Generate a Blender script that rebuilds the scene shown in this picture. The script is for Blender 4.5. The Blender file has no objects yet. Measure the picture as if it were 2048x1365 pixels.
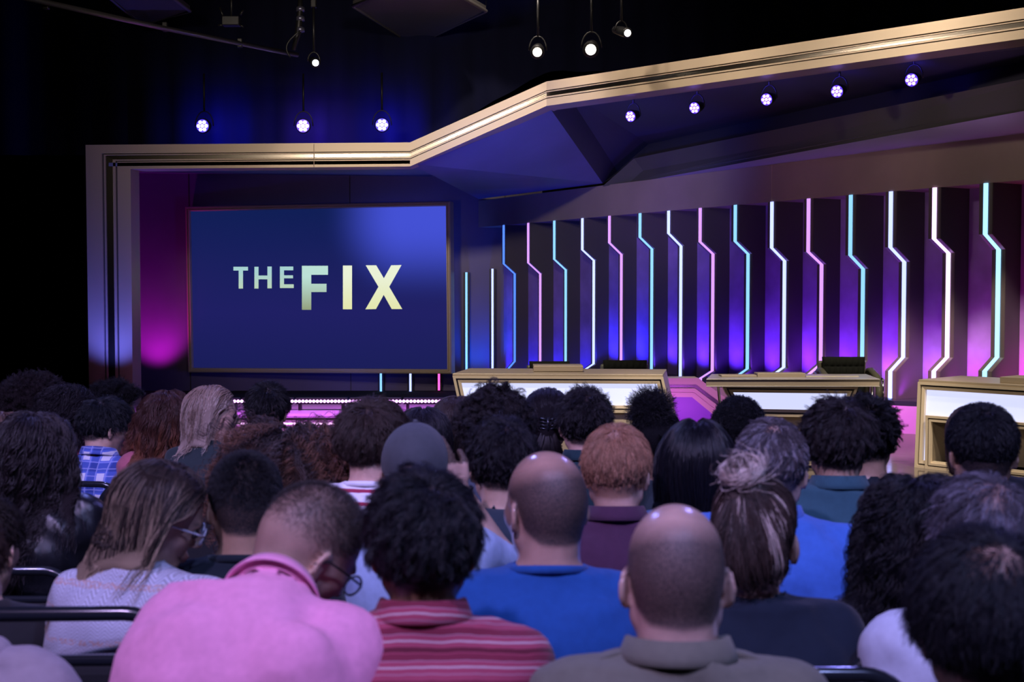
import bpy, math, random
import numpy as np
from mathutils import Vector, Matrix

F = 2600.0
CAMZ = 1.68
TILT = math.atan(102.5 / F)
CT, ST = math.cos(TILT), math.sin(TILT)
col = bpy.context.scene.collection


def at(px, py, Y):
    """world point on the ray of photograph pixel (px,py) at distance Y along the room"""
    a = (px - 1024.0) / F
    b = (682.5 - py) / F
    d = (a, CT + b * ST, -ST + b * CT)
    k = Y / d[1]
    return Vector((d[0] * k, Y, CAMZ + d[2] * k))


def at_z(px, py, z):
    a = (px - 1024.0) / F
    b = (682.5 - py) / F
    d = (a, CT + b * ST, -ST + b * CT)
    k = (z - CAMZ) / d[2]
    return Vector((d[0] * k, d[1] * k, z))


# ------------------------------------------------------------------ materials
def nmat(name):
    m = bpy.data.materials.new(name)
    m.use_nodes = True
    nt = m.node_tree
    return m, nt, nt.nodes['Principled BSDF']


def pm(name, color, rough=0.5, metal=0.0, bump=0.0, bscale=200.0, var=0.0, vscale=8.0, sheen=0.0, spec=0.5, coat=0.0):
    m, nt, p = nmat(name)
    p.inputs['Base Color'].default_value = (*color, 1)
    p.inputs['Roughness'].default_value = rough
    p.inputs['Metallic'].default_value = metal
    p.inputs['Specular IOR Level'].default_value = spec
    if sheen:
        p.inputs['Sheen Weight'].default_value = sheen
    if coat:
        p.inputs['Coat Weight'].default_value = coat
        p.inputs['Coat Roughness'].default_value = 0.15
    tc = nt.nodes.new('ShaderNodeTexCoord')
    if var:
        n = nt.nodes.new('ShaderNodeTexNoise')
        n.inputs['Scale'].default_value = vscale
        n.inputs['Detail'].default_value = 4
        nt.links.new(tc.outputs['Object'], n.inputs['Vector'])
        r = nt.nodes.new('ShaderNodeMapRange')
        r.inputs['From Min'].default_value = 0.3
        r.inputs['From Max'].default_value = 0.7
        r.inputs['To Min'].default_value = 1 - var
        r.inputs['To Max'].default_value = 1 + var
        nt.links.new(n.outputs['Fac'], r.inputs['Value'])
        mx = nt.nodes.new('ShaderNodeVectorMath')
        mx.operation = 'SCALE'
        mx.inputs[0].default_value = color
        nt.links.new(r.outputs['Result'], mx.inputs['Scale'])
        nt.links.new(mx.outputs[0], p.inputs['Base Color'])
    if bump:
        n = nt.nodes.new('ShaderNodeTexNoise')
        n.inputs['Scale'].default_value = bscale
        nt.links.new(tc.outputs['Object'], n.inputs['Vector'])
        b = nt.nodes.new('ShaderNodeBump')
        b.inputs['Strength'].default_value = bump
        b.inputs['Distance'].default_value = 0.01
        nt.links.new(n.outputs['Fac'], b.inputs['Height'])
        nt.links.new(b.outputs['Normal'], p.inputs['Normal'])
    return m


def em(name, color, strength):
    m, nt, p = nmat(name)
    p.inputs['Base Color'].default_value = (*[min(1, c) * .5 for c in color], 1)
    p.inputs['Emission Color'].default_value = (*color, 1)
    p.inputs['Emission Strength'].default_value = strength
    return m


GOLD = pm('gold_paint', (.46, .37, .26), .42, .25, bump=.05, bscale=300)
GOLDB = pm('gold_trim', (.70, .57, .39), .38, .12)
PURPLELIT = pm('purple_lit_panel', (.34, .10, .62), .35)  # purple stage light put into the apron panel's own colour
PINKLIT = pm('pink_lit_riser', (.60, .28, .66), .3, var=.05, vscale=2)  # pink stage light put into the colour of riser and step
BRONZE = pm('bronze_panel', (.46, .37, .27), .5, .15, bump=.04, bscale=300)
STRIP = pm('polished_strip', (.70, .62, .50), .2, 1.0)
DARKSTRIP = pm('dark_metal_strip', (.22, .2, .19), .25, .9)
GROOVE = pm('groove', (.05, .04, .035), .6)
BRUSHED = pm('brushed_metal', (.78, .72, .62), .3, .55)
CHROME = pm('chrome', (.8, .78, .74), .1, 1.0)
FASCIA = pm('fascia_brown', (.40, .31, .25), .55, .05, bump=.06, bscale=250, var=.08, vscale=1.5)
CHARCOAL = pm('charcoal_panel', (.10, .095, .09), .7, bump=.05)
FINP = pm('fin_panel', (.13, .115, .115), .62, bump=.06, bscale=250)
FINEDGE = pm('fin_edge', (.20, .17, .14), .4, .4)
WALLSAT = pm('satin_wall', (.16, .12, .25), .42, var=.1, vscale=1.2)
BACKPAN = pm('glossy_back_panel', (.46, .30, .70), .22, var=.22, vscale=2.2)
SOFFIT = pm('soffit_blue_lit', (.15, .17, .34), .5, var=.12, vscale=1.0)  # blue of the stage wash put into the soffit's base colour
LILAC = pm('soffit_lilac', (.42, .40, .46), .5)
BLACK = pm('black_drape', (.012, .012, .014), .9)
NAVYDRAPE = pm('navy_drape', (.008, .009, .03), .95, spec=.1)
BLACKMETAL = pm('black_metal', (.02, .02, .022), .38, .5)
PALE = pm('pale_riser', (.66, .60, .64), .35, var=.04, vscale=2)
CARPET = pm('audience_carpet', (.02, .02, .024), .95, bump=.3, bscale=400)
FABRIC = pm('black_tufted_fabric', (.010, .011, .008), .95, bump=.4, bscale=500, spec=.2)
LEATHER = pm('olive_leather', (.10, .095, .06), .28, coat=.3)


def stage_floor_mat():
    m, nt, p = nmat('glossy_stage_floor')
    tc = nt.nodes.new('ShaderNodeTexCoord')
    n = nt.nodes.new('ShaderNodeTexNoise')
    n.inputs['Scale'].default_value = .8
    n.inputs['Detail'].default_value = 5
    nt.links.new(tc.outputs['Object'], n.inputs['Vector'])
    cr = nt.nodes.new('ShaderNodeValToRGB')
    cr.color_ramp.elements[0].position = .35
    cr.color_ramp.elements[0].color = (.115, .092, .078, 1)
    cr.color_ramp.elements[1].position = .7
    cr.color_ramp.elements[1].color = (.16, .13, .11, 1)
    nt.links.new(n.outputs['Fac'], cr.inputs['Fac'])
    nt.links.new(cr.outputs['Color'], p.inputs['Base Color'])
    p.inputs['Roughness'].default_value = .12
    n2 = nt.nodes.new('ShaderNodeTexNoise')
    n2.inputs['Scale'].default_value = 3.5
    nt.links.new(tc.outputs['Object'], n2.inputs['Vector'])
    b = nt.nodes.new('ShaderNodeBump')
    b.inputs['Strength'].default_value = .05
    b.inputs['Distance'].default_value = .02
    nt.links.new(n2.outputs['Fac'], b.inputs['Height'])
    nt.links.new(b.outputs['Normal'], p.inputs['Normal'])
    return m


STAGEFLOOR = stage_floor_mat()


# ------------------------------------------------------------------ objects
def link(o, parent=None):
    col.objects.link(o)
    if parent is not None:
        o.parent = parent
    return o


def tag(o, label, cat, group=None, kind=None):
    if label:
        o['label'] = label
    if cat:
        o['category'] = cat
    if group:
        o['group'] = group
    if kind:
        o['kind'] = kind
    return o


def thing(name, label, cat, loc=(0, 0, 0), group=None, rotz=0):
    o = bpy.data.objects.new(name, None)
    o.empty_display_size = .1
    o.location = loc
    o.rotation_euler = (0, 0, rotz)
    link(o)
    return tag(o, label, cat, group)


def mesh_np(name, V, Fc, mats, parent=None, smooth=True, off=None):
    me = bpy.data.meshes.new(name)
    V = np.asarray(V, dtype=np.float64)
    if off is not None:
        V = V - np.asarray(off)
    me.from_pydata(V.tolist(), [], Fc if isinstance(Fc, list) else Fc.tolist())
    for m in (mats if isinstance(mats, (list, tuple)) else [mats]):
        me.materials.append(m)
    if smooth:
        me.polygons.foreach_set('use_smooth', [True] * len(me.polygons))
    me.update()
    o = bpy.data.objects.new(name, me)
    link(o, parent)
    return o


class MB:
    def __init__(s):
        s.v = []
        s.f = []

    def add(s, vs, fs):
        b = len(s.v)
        s.v += [tuple(v) for v in vs]
        s.f += [[b + i for i in f] for f in fs]
        return s

    def box(s, c, size, rz=0.0, M=None):
        hx, hy, hz = size[0] / 2, size[1] / 2, size[2] / 2
        R = M if M is not None else Matrix.Rotation(rz, 3, 'Z')
        vs = []
        for dz in (-hz, hz):
            for dx, dy in ((-hx, -hy), (hx, -hy), (hx, hy), (-hx, hy)):
                vs.append(Vector(c) + R @ Vector((dx, dy, dz)))
        return s.add(vs, [(0, 3, 2, 1), (4, 5, 6, 7), (0, 1, 5, 4), (1, 2, 6, 5), (2, 3, 7, 6), (3, 0, 4, 7)])

    def prism(s, poly, ext):
        """poly: 3D points; extruded by vector ext"""
        n = len(poly)
        ext = Vector(ext)
        vs = [Vector(p) for p in poly] + [Vector(p) + ext for p in poly]
        fs = [tuple(range(n)), tuple(range(2 * n - 1, n - 1, -1))]
        for i in range(n):
            j = (i + 1) % n
            fs.append((i, i + n, j + n, j))
        return s.add(vs, fs)

    def tube(s, path, r, n=8, closed=False, cap=True):
        path = [Vector(p) for p in path]
        m = len(path)
        rs = r if isinstance(r, (list, tuple)) else [r] * m
        vs, fs = [], []
        up = Vector((0, 0, 1))
        pu = None
        for i, p in enumerate(path):
            if closed:
                t = (path[(i + 1) % m] - path[i - 1]).normalized()
            elif i == 0:
                t = (path[1] - path[0]).normalized()
            elif i == m - 1:
                t = (path[-1] - path[-2]).normalized()
            else:
                t = (path[i + 1] - path[i - 1]).normalized()
            if pu is None:
                u = t.cross(up)
                if u.length < 1e-3:
                    u = t.cross(Vector((1, 0, 0)))
                u.normalize()
            else:
                u = (pu - t * pu.dot(t)).normalized()
            pu = u
            w = t.cross(u)
            for k in range(n):
                a = 2 * math.pi * k / n
                vs.append(p + (u * math.cos(a) + w * math.sin(a)) * rs[i])
        for i in range(m if closed else m - 1):
            for k in range(n):
                a, b = i * n + k, i * n + (k + 1) % n
                c, d = ((i + 1) % m) * n + (k + 1) % n, ((i + 1) % m) * n + k
                fs.append((a, b, c, d))
        if cap and not closed:
            fs.append(tuple(range(n - 1, -1, -1)))
            fs.append(tuple(range((m - 1) * n, m * n)))
        return s.add(vs, fs)

    def lathe(s, a, axis, prof, n=16):
        """prof: list of (distance along axis, radius)"""
        a = Vector(a)
        t = Vector(axis).normalized()
        u = t.cross(Vector((0, 0, 1)))
        if u.length < 1e-3:
            u = t.cross(Vector((1, 0, 0)))
        u.normalize()
        w = t.cross(u)
        vs, fs = [], []
        for (d, r) in prof:
            for k in range(n):
                q = 2 * math.pi * k / n
                vs.append(a + t * d + (u * math.cos(q) + w * math.sin(q)) * max(r, 1e-4))
        for i in range(len(prof) - 1):
            for k in range(n):
                fs.append((i * n + k, (i + 1) * n + k, (i + 1) * n + (k + 1) % n, i * n + (k + 1) % n))
        fs.append(tuple(range(n)))
        fs.append(tuple(range((len(prof) - 1) * n, len(prof) * n))[::-1])
        return s.add(vs, fs)

    def build(s, name, mat, parent=None, smooth=False, bevel=0.0):
        off = None
        if parent is not None:
            q = parent
            off = Vector((0, 0, 0))
            while q is not None:
                off += Vector(q.location)
                q = q.parent
        o = mesh_np(name, s.v, s.f, mat, parent, smooth, off)
        me = o.data
        import bmesh
        bm = bmesh.new()
        bm.from_mesh(me)
        bmesh.ops.recalc_face_normals(bm, faces=bm.faces)
        bm.to_mesh(me)
        bm.free()
        if bevel:
            md = o.modifiers.new('bevel', 'BEVEL')
            md.width = bevel
            md.segments = 2
            md.limit_method = 'ANGLE'
        return o


def struct(name, mb, mat, label=None, **k):
    o = mb.build(name, mat, None, **k)
    o['kind'] = 'structure'
    if label:
        o['label'] = label
    return o


def sweep(outer, inner, normals, t0, t1, hs, closed=False):
    """strip between outer and inner rails from fraction t0 to t1. hs: list of (t,h) profile."""
    mb = MB()
    n = len(outer)
    m = len(hs)
    vs = []
    for i in range(n):
        O, I, N = Vector(outer[i]), Vector(inner[i]), Vector(normals[i])
        for (t, h) in hs:
            vs.append(O + (I - O) * t + N * h)
    fs = []
    for i in range(n if closed else n - 1):
        j = (i + 1) % n
        for k in range(m - 1):
            fs.append((i * m + k, j * m + k, j * m + k + 1, i * m + k + 1))
        fs.append((i * m + m - 1, j * m + m - 1, j * m, i * m))
    if not closed:
        fs.append(tuple(range(m)))
        fs.append(tuple(range((n - 1) * m, n * m))[::-1])
    mb.add(vs, fs)
    return mb


def inset(poly, d):
    """inset a planar convex 3D polygon by d (scalar or per-edge list)"""
    P = [Vector(p) for p in poly]
    n = len(P)
    c = sum(P, Vector()) / n
    N = (P[1] - P[0]).cross(P[2] - P[0]).normalized()
    ds = d if isinstance(d, (list, tuple)) else [d] * n
    lines = []
    for i in range(n):
        a, b = P[i], P[(i + 1) % n]
        t = (b - a).normalized()
        w = N.cross(t)
        if w.dot(c - a) < 0:
            w = -w
        lines.append((a + w * ds[i], t))
    out = []
    for i in range(n):
        a, t = lines[i - 1]
        b, u = lines[i]
        # intersect in-plane
        w = N.cross(u)
        k = w.dot(b - a) / w.dot(t)
        out.append(a + t * k)
    return out


# ------------------------------------------------------------------ room shell
room = MB().box((0, 9, -.05), (30, 36, .1))
struct('floor', room, CARPET, 'dark carpet under the audience')
struct('ceiling', MB().box((0, 9, 8.55), (30, 36, .1)), BLACK)
struct('wall_back', MB().box((0, 26.95, 4.25), (30, .1, 8.5)), BLACK)
struct('wall_left', MB().box((-14.95, 9, 4.25), (.1, 36, 8.5)), BLACK)
struct('wall_right', MB().box((14.95, 9, 4.25), (.1, 36, 8.5)), BLACK)
struct('wall_rear', MB().box((0, -8.95, 4.25), (30, .1, 8.5)), BLACK)

SZ = .2
# stage slab with a curved front
pts = []
for i in range(25):
    x = -9 + 17 * i / 24
    pts.append((x, 9.0 - .35 * math.cos((x) / 9 * math.pi / 2), .0))
slab = pts + [(8, 15.6, 0), (-9, 15.6, 0)]
struct('stage_floor', MB().prism(slab, (0, 0, SZ)), STAGEFLOOR, 'glossy tan stage floor')

# low step behind it on the left
STZ = SZ + .13
st = thing('stage_step', 'long low pale step lit pink behind the stage floor below the screen', 'step', (-3, 13.9, SZ))
x0, x1 = at(150, 850, 13.9).x, at(1010, 850, 13.9).x
MB().box(((x0 + x1) / 2, 14.75, SZ + .065), (x1 - x0, 1.7, .13)).build('step_body', PINKLIT, st, bevel=.006)
for zz, mt, hh in ((SZ + .088, DARKSTRIP, .006), (SZ + .104, DARKSTRIP, .005)):
    MB().box(((x0 + x1) / 2, 13.894, zz), (x1 - x0 - .02, .02, hh)).build('nosing_line', mt, st)
xa, xb = at(400, 850, 13.88).x, at(905, 850, 13.88).x
MB().box(((xa + xb) / 2, 13.885, SZ + .045), (xb - xa, .014, .02)).build('light_strip', em('pink_white_strip', (1, .62, 1), 2.2), st)

# ------------------------------------------------------------------ left back wall and the screen
WY = 21.6
wl = MB().box((-3.2, WY + .1, 1.9), (7.4, .2, 3.9))
struct('wall_screen', wl, WALLSAT, 'satin back wall behind the big screen')
for i, px in enumerate((378, 700, 1010)):
    x = at(px, 400, WY).x
    struct('trim_%d' % (i + 1), MB().box((x, WY - .003, 1.9), (.012, .012, 3.8)), GROOVE)

sc = thing('video_screen', 'huge wall screen in a gold frame showing pale letters on deep blue', 'screen', at(640, 745, 21.0))
YL, YR = 21.35, 20.7
SQ = [at(372, 414, YL), at(901, 403, YR), at(904, 748, YR), at(378, 745, YL)]
nrm = (SQ[1] - SQ[0]).cross(SQ[3] - SQ[0]).normalized()
if nrm.y > 0:
    nrm = -nrm
I1 = inset(SQ, .075)
fr = sweep(SQ, I1, [nrm] * 4, 0, 1, [(0, -.25), (0, .03), (.25, .05), (.4, .05), (.45, .02), (.6, .02), (.65, .045), (.9, .045), (1, .0), (1, -.05)], closed=True)
fr.build('screen_frame', GOLDB, sc)
I2 = inset(SQ, .07)
disp = MB().prism([p - nrm * .02 for p in I2], -nrm * .1).build('display', BLACK, sc)


def screen_mat():
    m, nt, p = nmat('screen_picture')
    N = nt.nodes.new
    L = nt.links.new
    tc = N('ShaderNodeTexCoord')
    sep = N('ShaderNodeSeparateXYZ')
    L(tc.outputs['Generated'], sep.inputs[0])

    def math_(op, a, b=None, c=None):
        n = N('ShaderNodeMath')
        n.operation = op
        for i, v in enumerate((a, b, c)):
            if v is None:
                continue
            if isinstance(v, (int, float)):
                n.inputs[i].default_value = v
            else:
                L(v, n.inputs[i])
        return n.outputs[0]
    X, Z = sep.outputs['X'], sep.outputs['Z']
    # picture: base vertical ramp plus a bright blue patch in the upper right
    cr = N('ShaderNodeValToRGB')
    e = cr.color_ramp.elements
    e[0].position = 0
    e[0].color = (.012, .015, .12, 1)
    e[1].position = 1
    e[1].color = (.006, .016, .11, 1)
    n = e.new(.35)
    n.color = (.016, .016, .15, 1)
    L(Z, cr.inputs['Fac'])
    dx = math_('SMOOTH_MIN', math_('MULTIPLY', math_('MAXIMUM', math_('SUBTRACT', .84, X), 0), 2.9), 1.0, .1)
    dz = math_('MULTIPLY', math_('MAXIMUM', math_('SUBTRACT', .93, Z), 0), 1.75)
    d2 = math_('SQRT', math_('ADD', math_('MULTIPLY', dx, dx), math_('MULTIPLY', dz, dz)))
    mr = N('ShaderNodeMapRange')
    mr.interpolation_type = 'SMOOTHERSTEP'
    mr.inputs['From Min'].default_value = 0.0
    mr.inputs['From Max'].default_value = 1.0
    mr.inputs['To Min'].default_value = 1
    mr.inputs['To Max'].default_value = 0
    L(d2, mr.inputs['Value'])
    mx = N('ShaderNodeMix')
    mx.data_type = 'RGBA'
    L(mr.outputs['Result'], mx.inputs['Factor'])
    L(cr.outputs['Color'], mx.inputs['A'])
    mx.inputs['B'].default_value = (.07, .10, .80, 1)
    L(mx.outputs['Result'], p.inputs['Emission Color'])
    p.inputs['Emission Strength'].default_value = .82
    p.inputs['Base Color'].default_value = (.004, .004, .006, 1)
    p.inputs['Specular IOR Level'].default_value = .1
    p.inputs['Roughness'].default_value = .7
    return m


disp.data.materials.clear()
disp.data.materials.append(screen_mat())


def letter_mat(name, top, bot):
    m, nt, p = nmat(name)
    tc = nt.nodes.new('ShaderNodeTexCoord')
    sep = nt.nodes.new('ShaderNodeSeparateXYZ')
    nt.links.new(tc.outputs['Generated'], sep.inputs[0])
    cr = nt.nodes.new('ShaderNodeValToRGB')
    e = cr.color_ramp.elements
    e[0].color = (*bot, 1)
    e[1].color = (*top, 1)
    e[1].position = .75
    nt.links.new(sep.outputs['Z'], cr.inputs['Fac'])
    nt.links.new(cr.outputs['Color'], p.inputs['Emission Color'])
    p.inputs['Emission Strength'].default_value = .95
    p.inputs['Base Color'].default_value = (0.02, 0.02, .02, 1)
    return m


LMT = letter_mat('letters_pale_green', (.40, .66, .66), (.52, .68, .50))
LMF = letter_mat('letter_f_picture', (.52, .78, .70), (.30, .36, .20))
LMX = letter_mat('letters_bright', (.86, .92, .70), (.80, .82, .42))


def scr(px, py):
    """pixel -> point on the screen plane"""
    a = (px - 1024.0) / F
    b = (682.5 - py) / F
    d = Vector((a, CT + b * ST, -ST + b * CT))
    o = Vector((0, 0, CAMZ))
    P0 = SQ[0] - nrm * .02
    k = (P0 - o).dot(nrm) / d.dot(nrm)
    return o + d * k


def letter(name, polys, mat):
    mb = MB()
    for poly in polys:
        mb.prism([scr(*p) + nrm * .004 for p in poly], -nrm * .006)
    mb.build(name, mat, sc)


def rect(x0, y0, x1, y1):
    return [(x0, y0), (x1, y0), (x1, y1), (x0, y1)]


letter('letter_t', [rect(467, 534, 496, 541.5), rect(477.5, 541.5, 486, 577.5)], LMT)
letter('letter_h', [rect(509, 534, 517, 577.5), rect(535, 533.5, 543.5, 577), rect(517, 551.5, 535, 559)], LMT)
letter('letter_e', [rect(560, 533.5, 568, 576.5), rect(568, 533.5, 586.5, 541), rect(568, 551, 586, 557), rect(568, 569, 587.5, 576.5)], LMT)
letter('letter_f', [rect(604, 532, 622.5, 620), rect(622.5, 532, 656, 550), rect(622.5, 568, 653, 584.5)], LMF)
letter('letter_i', [rect(686, 531.5, 704, 619)], LMX)
letter('letter_x', [[(731.5, 531), (752.5, 531), (767.8, 557), (782.5, 531), (803, 530.5), (778.5, 574), (804.5, 618.5), (783.5, 618.5), (767.5, 590), (752, 618.5), (731, 619), (757, 574)]], LMX)

# ------------------------------------------------------------------ arch
arch = thing('stage_arch', 'big angular gold proscenium band framing the whole stage', 'arch', at(215, 835, 15))
dirR = Vector((.7071, -.7071, 0))
nL, nR = Vector((0, -1, 0)), Vector((-.7071, -.7071, 0))
O3, I3 = at(1093, 163, 15), at(1093, 212, 15)
# rebuild right part so that z stays level, adapted to the photo
O4 = at(2048, 15, 11.04)
I4 = at(2048, 77, 11.04)
O5 = O4 + (O4 - O3) * .28
I5 = I4 + (I4 - I3) * .28
outer = [at(179, 842, 15), at(171, 290, 15), at(820, 285, 15), O3, O5]
inner = [at(266, 842, 15), at(261, 338, 15), at(820, 333, 15), I3, I5]
norms = [nL, nL, nL, (nL + nR).normalized(), nR]
prof = [(0, -.35), (0, 0), (.36, 0), (.365, -.02), (.40, -.02), (.405, 0), (.44, 0), (.45, -.022), (.60, -.022), (.61, 0), (.665, 0), (.67, -.02), (.70, -.02), (.705, 0), (1, 0), (1, -.35)]
sweep(outer, inner, norms, 0, 1, prof).build('arch_band', GOLD, arch)
sweep(outer, inner, norms, 0, 1, [(.455, -.023), (.455, -.006), (.595, -.008), (.595, -.023)]).build('polished_strip', STRIP, arch)
for t in (.383, .685):
    sweep(outer, inner, norms, 0, 1, [(t - .014, -.021), (t - .014, -.016), (t + .014, -.016), (t + .014, -.021)]).build('groove_line', GROOVE, arch)
MB().box((0, 0, 0), (.001, .001, .001))
for px, pyt, pyb, Y in ((628, 287, 336, 15), (1150, 153, 202, 14.72), (1960, 29, 92, 11.35)):
    a, b = at(px, pyt + 1.5, Y), at(px, pyb - 1.5, Y)
    off = Vector((0, -.004, 0)) if px < 1000 else nR * .006
    MB().tube([a + off, b + off], .004, 4).build('panel_seam', BRONZE, arch)

# ceiling / soffit surfaces behind the arch
FX0, FY0 = at(957, 455, 21.5).x, 21.5
dF = Vector((.5006, -.8657, 0))
nF = Vector((-.8657, -.5006, 0))
L0 = Vector((FX0, FY0, 0))
ZB = at(957, 455, 21.5).z
ZT = at(957, 402, 21.5).z


def s_of_px(px, u=0.0):
    """parameter along the fin wall front line (offset u toward the room) where it meets pixel column px"""
    k = (px - 1024.0) / F
    base = L0 + nF * u
    return (base.x - k * base.y) / (k * dF.y - dF.x)


def fw(s, u, z):
    p = L0 + dF * s + nF * u
    return Vector((p.x, p.y, z))


S_END = s_of_px(2190)
so = MB()
a = [inner[1] + Vector((-.25, 0, .0)), inner[2], inner[3], inner[4]]
f1 = fw(0, 0, ZT)
f2 = fw(s_of_px(1205), 0, ZT)
b = [Vector((-6.85, WY, 3.62)), Vector((f1.x - .35, WY, 3.55)), f1 + Vector((0, .1, .02)), f2]
up = Vector((0, 0, .03))
# left ceiling
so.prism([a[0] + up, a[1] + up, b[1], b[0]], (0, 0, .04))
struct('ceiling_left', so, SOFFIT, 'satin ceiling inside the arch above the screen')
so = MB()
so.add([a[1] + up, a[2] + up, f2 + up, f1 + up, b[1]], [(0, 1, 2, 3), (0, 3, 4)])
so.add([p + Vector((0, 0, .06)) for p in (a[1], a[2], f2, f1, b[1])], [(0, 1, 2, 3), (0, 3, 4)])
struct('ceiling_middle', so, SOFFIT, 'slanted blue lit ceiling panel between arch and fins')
DA, DB, DC, DD, DE = at(1205, 373, 18.3), at(1268, 317, 17.8), at(2048, 158, 11.5), at(2048, 222, 11.5), at(1300, 360, 17.6)
DC2, DD2 = DC + (DC - DB) * .12, DD + (DD - DE) * .12
bk = Vector((.12, .07, .0))
struct('trim_4', MB().prism([DA, DB, DC2, DD2, DE], bk), CHARCOAL, 'dark slanted band above the brown fascia')
hi_ = Vector((.22, .22, .22))
so = MB().add([a[2] + hi_, a[3] + hi_, DC2 + hi_, DB + hi_, f2 + hi_], [(0, 1, 2, 3), (0, 3, 4)])
so.add([a[2] + up, f2 + up, f2 + hi_, a[2] + hi_], [(0, 1, 2, 3)])
so.add([a[2] + up + Vector((0, .36, 0)), a[3] + up + Vector((.25, .25, 0)), a[3] + hi_, a[2] + hi_], [(0, 1, 2, 3)])
so.add([DB + bk, DC2 + bk, DC2 + hi_, DB + hi_, f2 + hi_, f2 + up], [(0, 1, 2, 3), (0, 3, 4, 5)])
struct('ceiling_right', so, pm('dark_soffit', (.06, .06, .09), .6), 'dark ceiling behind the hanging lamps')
ft = fw(S_END, 0, ZT)
so = MB().add([DE + Vector((0, 0, -.01)), DD2, ft, fw(s_of_px(1300), 0, ZT)], [(0, 1, 2, 3)])
so.add([p + Vector((.02, .02, .05)) for p in (DE, DD2, ft, fw(s_of_px(1300), 0, ZT))], [(0, 1, 2, 3)])
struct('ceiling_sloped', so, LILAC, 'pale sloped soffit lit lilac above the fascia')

fa = thing('fascia_beam', 'wide matte brown beam running above the glowing fins', 'beam', fw(0, 0, ZB))
MB().prism([fw(0, 0, ZB), fw(S_END, 0, ZB), fw(S_END, 0, ZT), fw(0, 0, ZT)], -nF * .62).build('beam_body', FASCIA, fa)
for px in (1542,):
    s = s_of_px(px)
    MB().tube([fw(s, .003, ZB + .005), fw(s, .003, ZT - .005)], .0035, 4).build('panel_seam', GOLDB, fa)

# ------------------------------------------------------------------ fin wall
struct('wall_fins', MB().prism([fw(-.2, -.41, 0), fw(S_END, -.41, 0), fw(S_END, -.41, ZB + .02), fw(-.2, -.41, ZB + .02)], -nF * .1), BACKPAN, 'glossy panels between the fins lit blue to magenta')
# platform the fins stand on
PZ = at(1777, 797, s_of_px(1777) and (L0 + dF * s_of_px(1777)).y).z
s3 = s_of_px(1200)
plat = [fw(s3, -.41, 0), fw(s3, .1, 0), fw(s_of_px(1560), .12, 0), at(1560, 800, 14.0), at(1860, 800, 13.2), at(2010, 800, 11.6), fw(S_END, .1, 0), fw(S_END, -.41, 0)]
plat = [Vector((p.x, p.y, SZ)) for p in plat]
pl = thing('fin_platform', 'raised platform with pink lit front under the fins', 'platform', plat[3])
MB().prism(plat, (0, 0, PZ - .05 - SZ)).build('platform_body', PINKLIT, pl)
MB().prism([p + Vector((0, 0, PZ - .05 - SZ)) for p in plat], (0, 0, .05)).build('platform_top', pm('platform_black', (.03, .03, .05), .12), pl)

fins = [  # top x, top y, kink1, kink2, mid x, kink3 (or 0), kink4, colour
    (1008, 457, 528, 548, 1030, 724, 746, 'b'), (1057, 450, 526, 548, 1081, 0, 0, 'p'), (1109, 446, 519, 540, 1132, 726, 744, 'c'),
    (1165, 443, 500, 521, 1188, 729, 742, 'l'), (1219, 437, 486, 509, 1243, 0, 0, 'p'), (1280, 432, 475, 498, 1304, 0, 0, 'c'),
    (1337, 430, 467, 492, 1362, 0, 0, 'l'), (1400, 424, 484, 508, 1426, 743, 757, 'p'), (1470, 416, 483, 508, 1496, 739, 755, 'c'),
    (1543, 409, 496, 522, 1569, 736, 752, 'l'), (1616, 402, 504, 529, 1643, 730, 750, 'p'), (1700, 394, 511, 538, 1726, 722, 748, 'c'),
    (1780, 388, 495, 524, 1808, 716, 743, 'l'), (1867, 380, 478, 506, 1896, 716, 743, 'w'), (1969, 372, 469, 499, 1996, 716, 743, 'c2')]
tubes = {'b': ((.08, .22, 1.0), 1.4), 'p': ((.62, .30, 1.0), 1.3), 'c': ((.24, .56, 1.0), 1.35), 'l': ((.36, .42, 1.0), 2.1), 'w': ((.78, .5, 1.0), 2.4), 'c2': ((.30, .62, 1.0), 1.8)}
TUBE = {k: em('light_tube_' + k, c, s) for k, (c, s) in tubes.items()}
TNAME = {'b': 'blue', 'p': 'pink violet', 'c': 'cyan', 'l': 'pale lavender', 'w': 'pink white', 'c2': 'bright cyan'}
BW = .62


def u_for(s, px):
    """how far back (negative u) a point on the fin edge sits so it shows at pixel column px"""
    k = (px - 1024.0) / F
    p = L0 + dF * s
    return (k * p.y - p.x) / (nF.x - k * nF.y)


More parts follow.
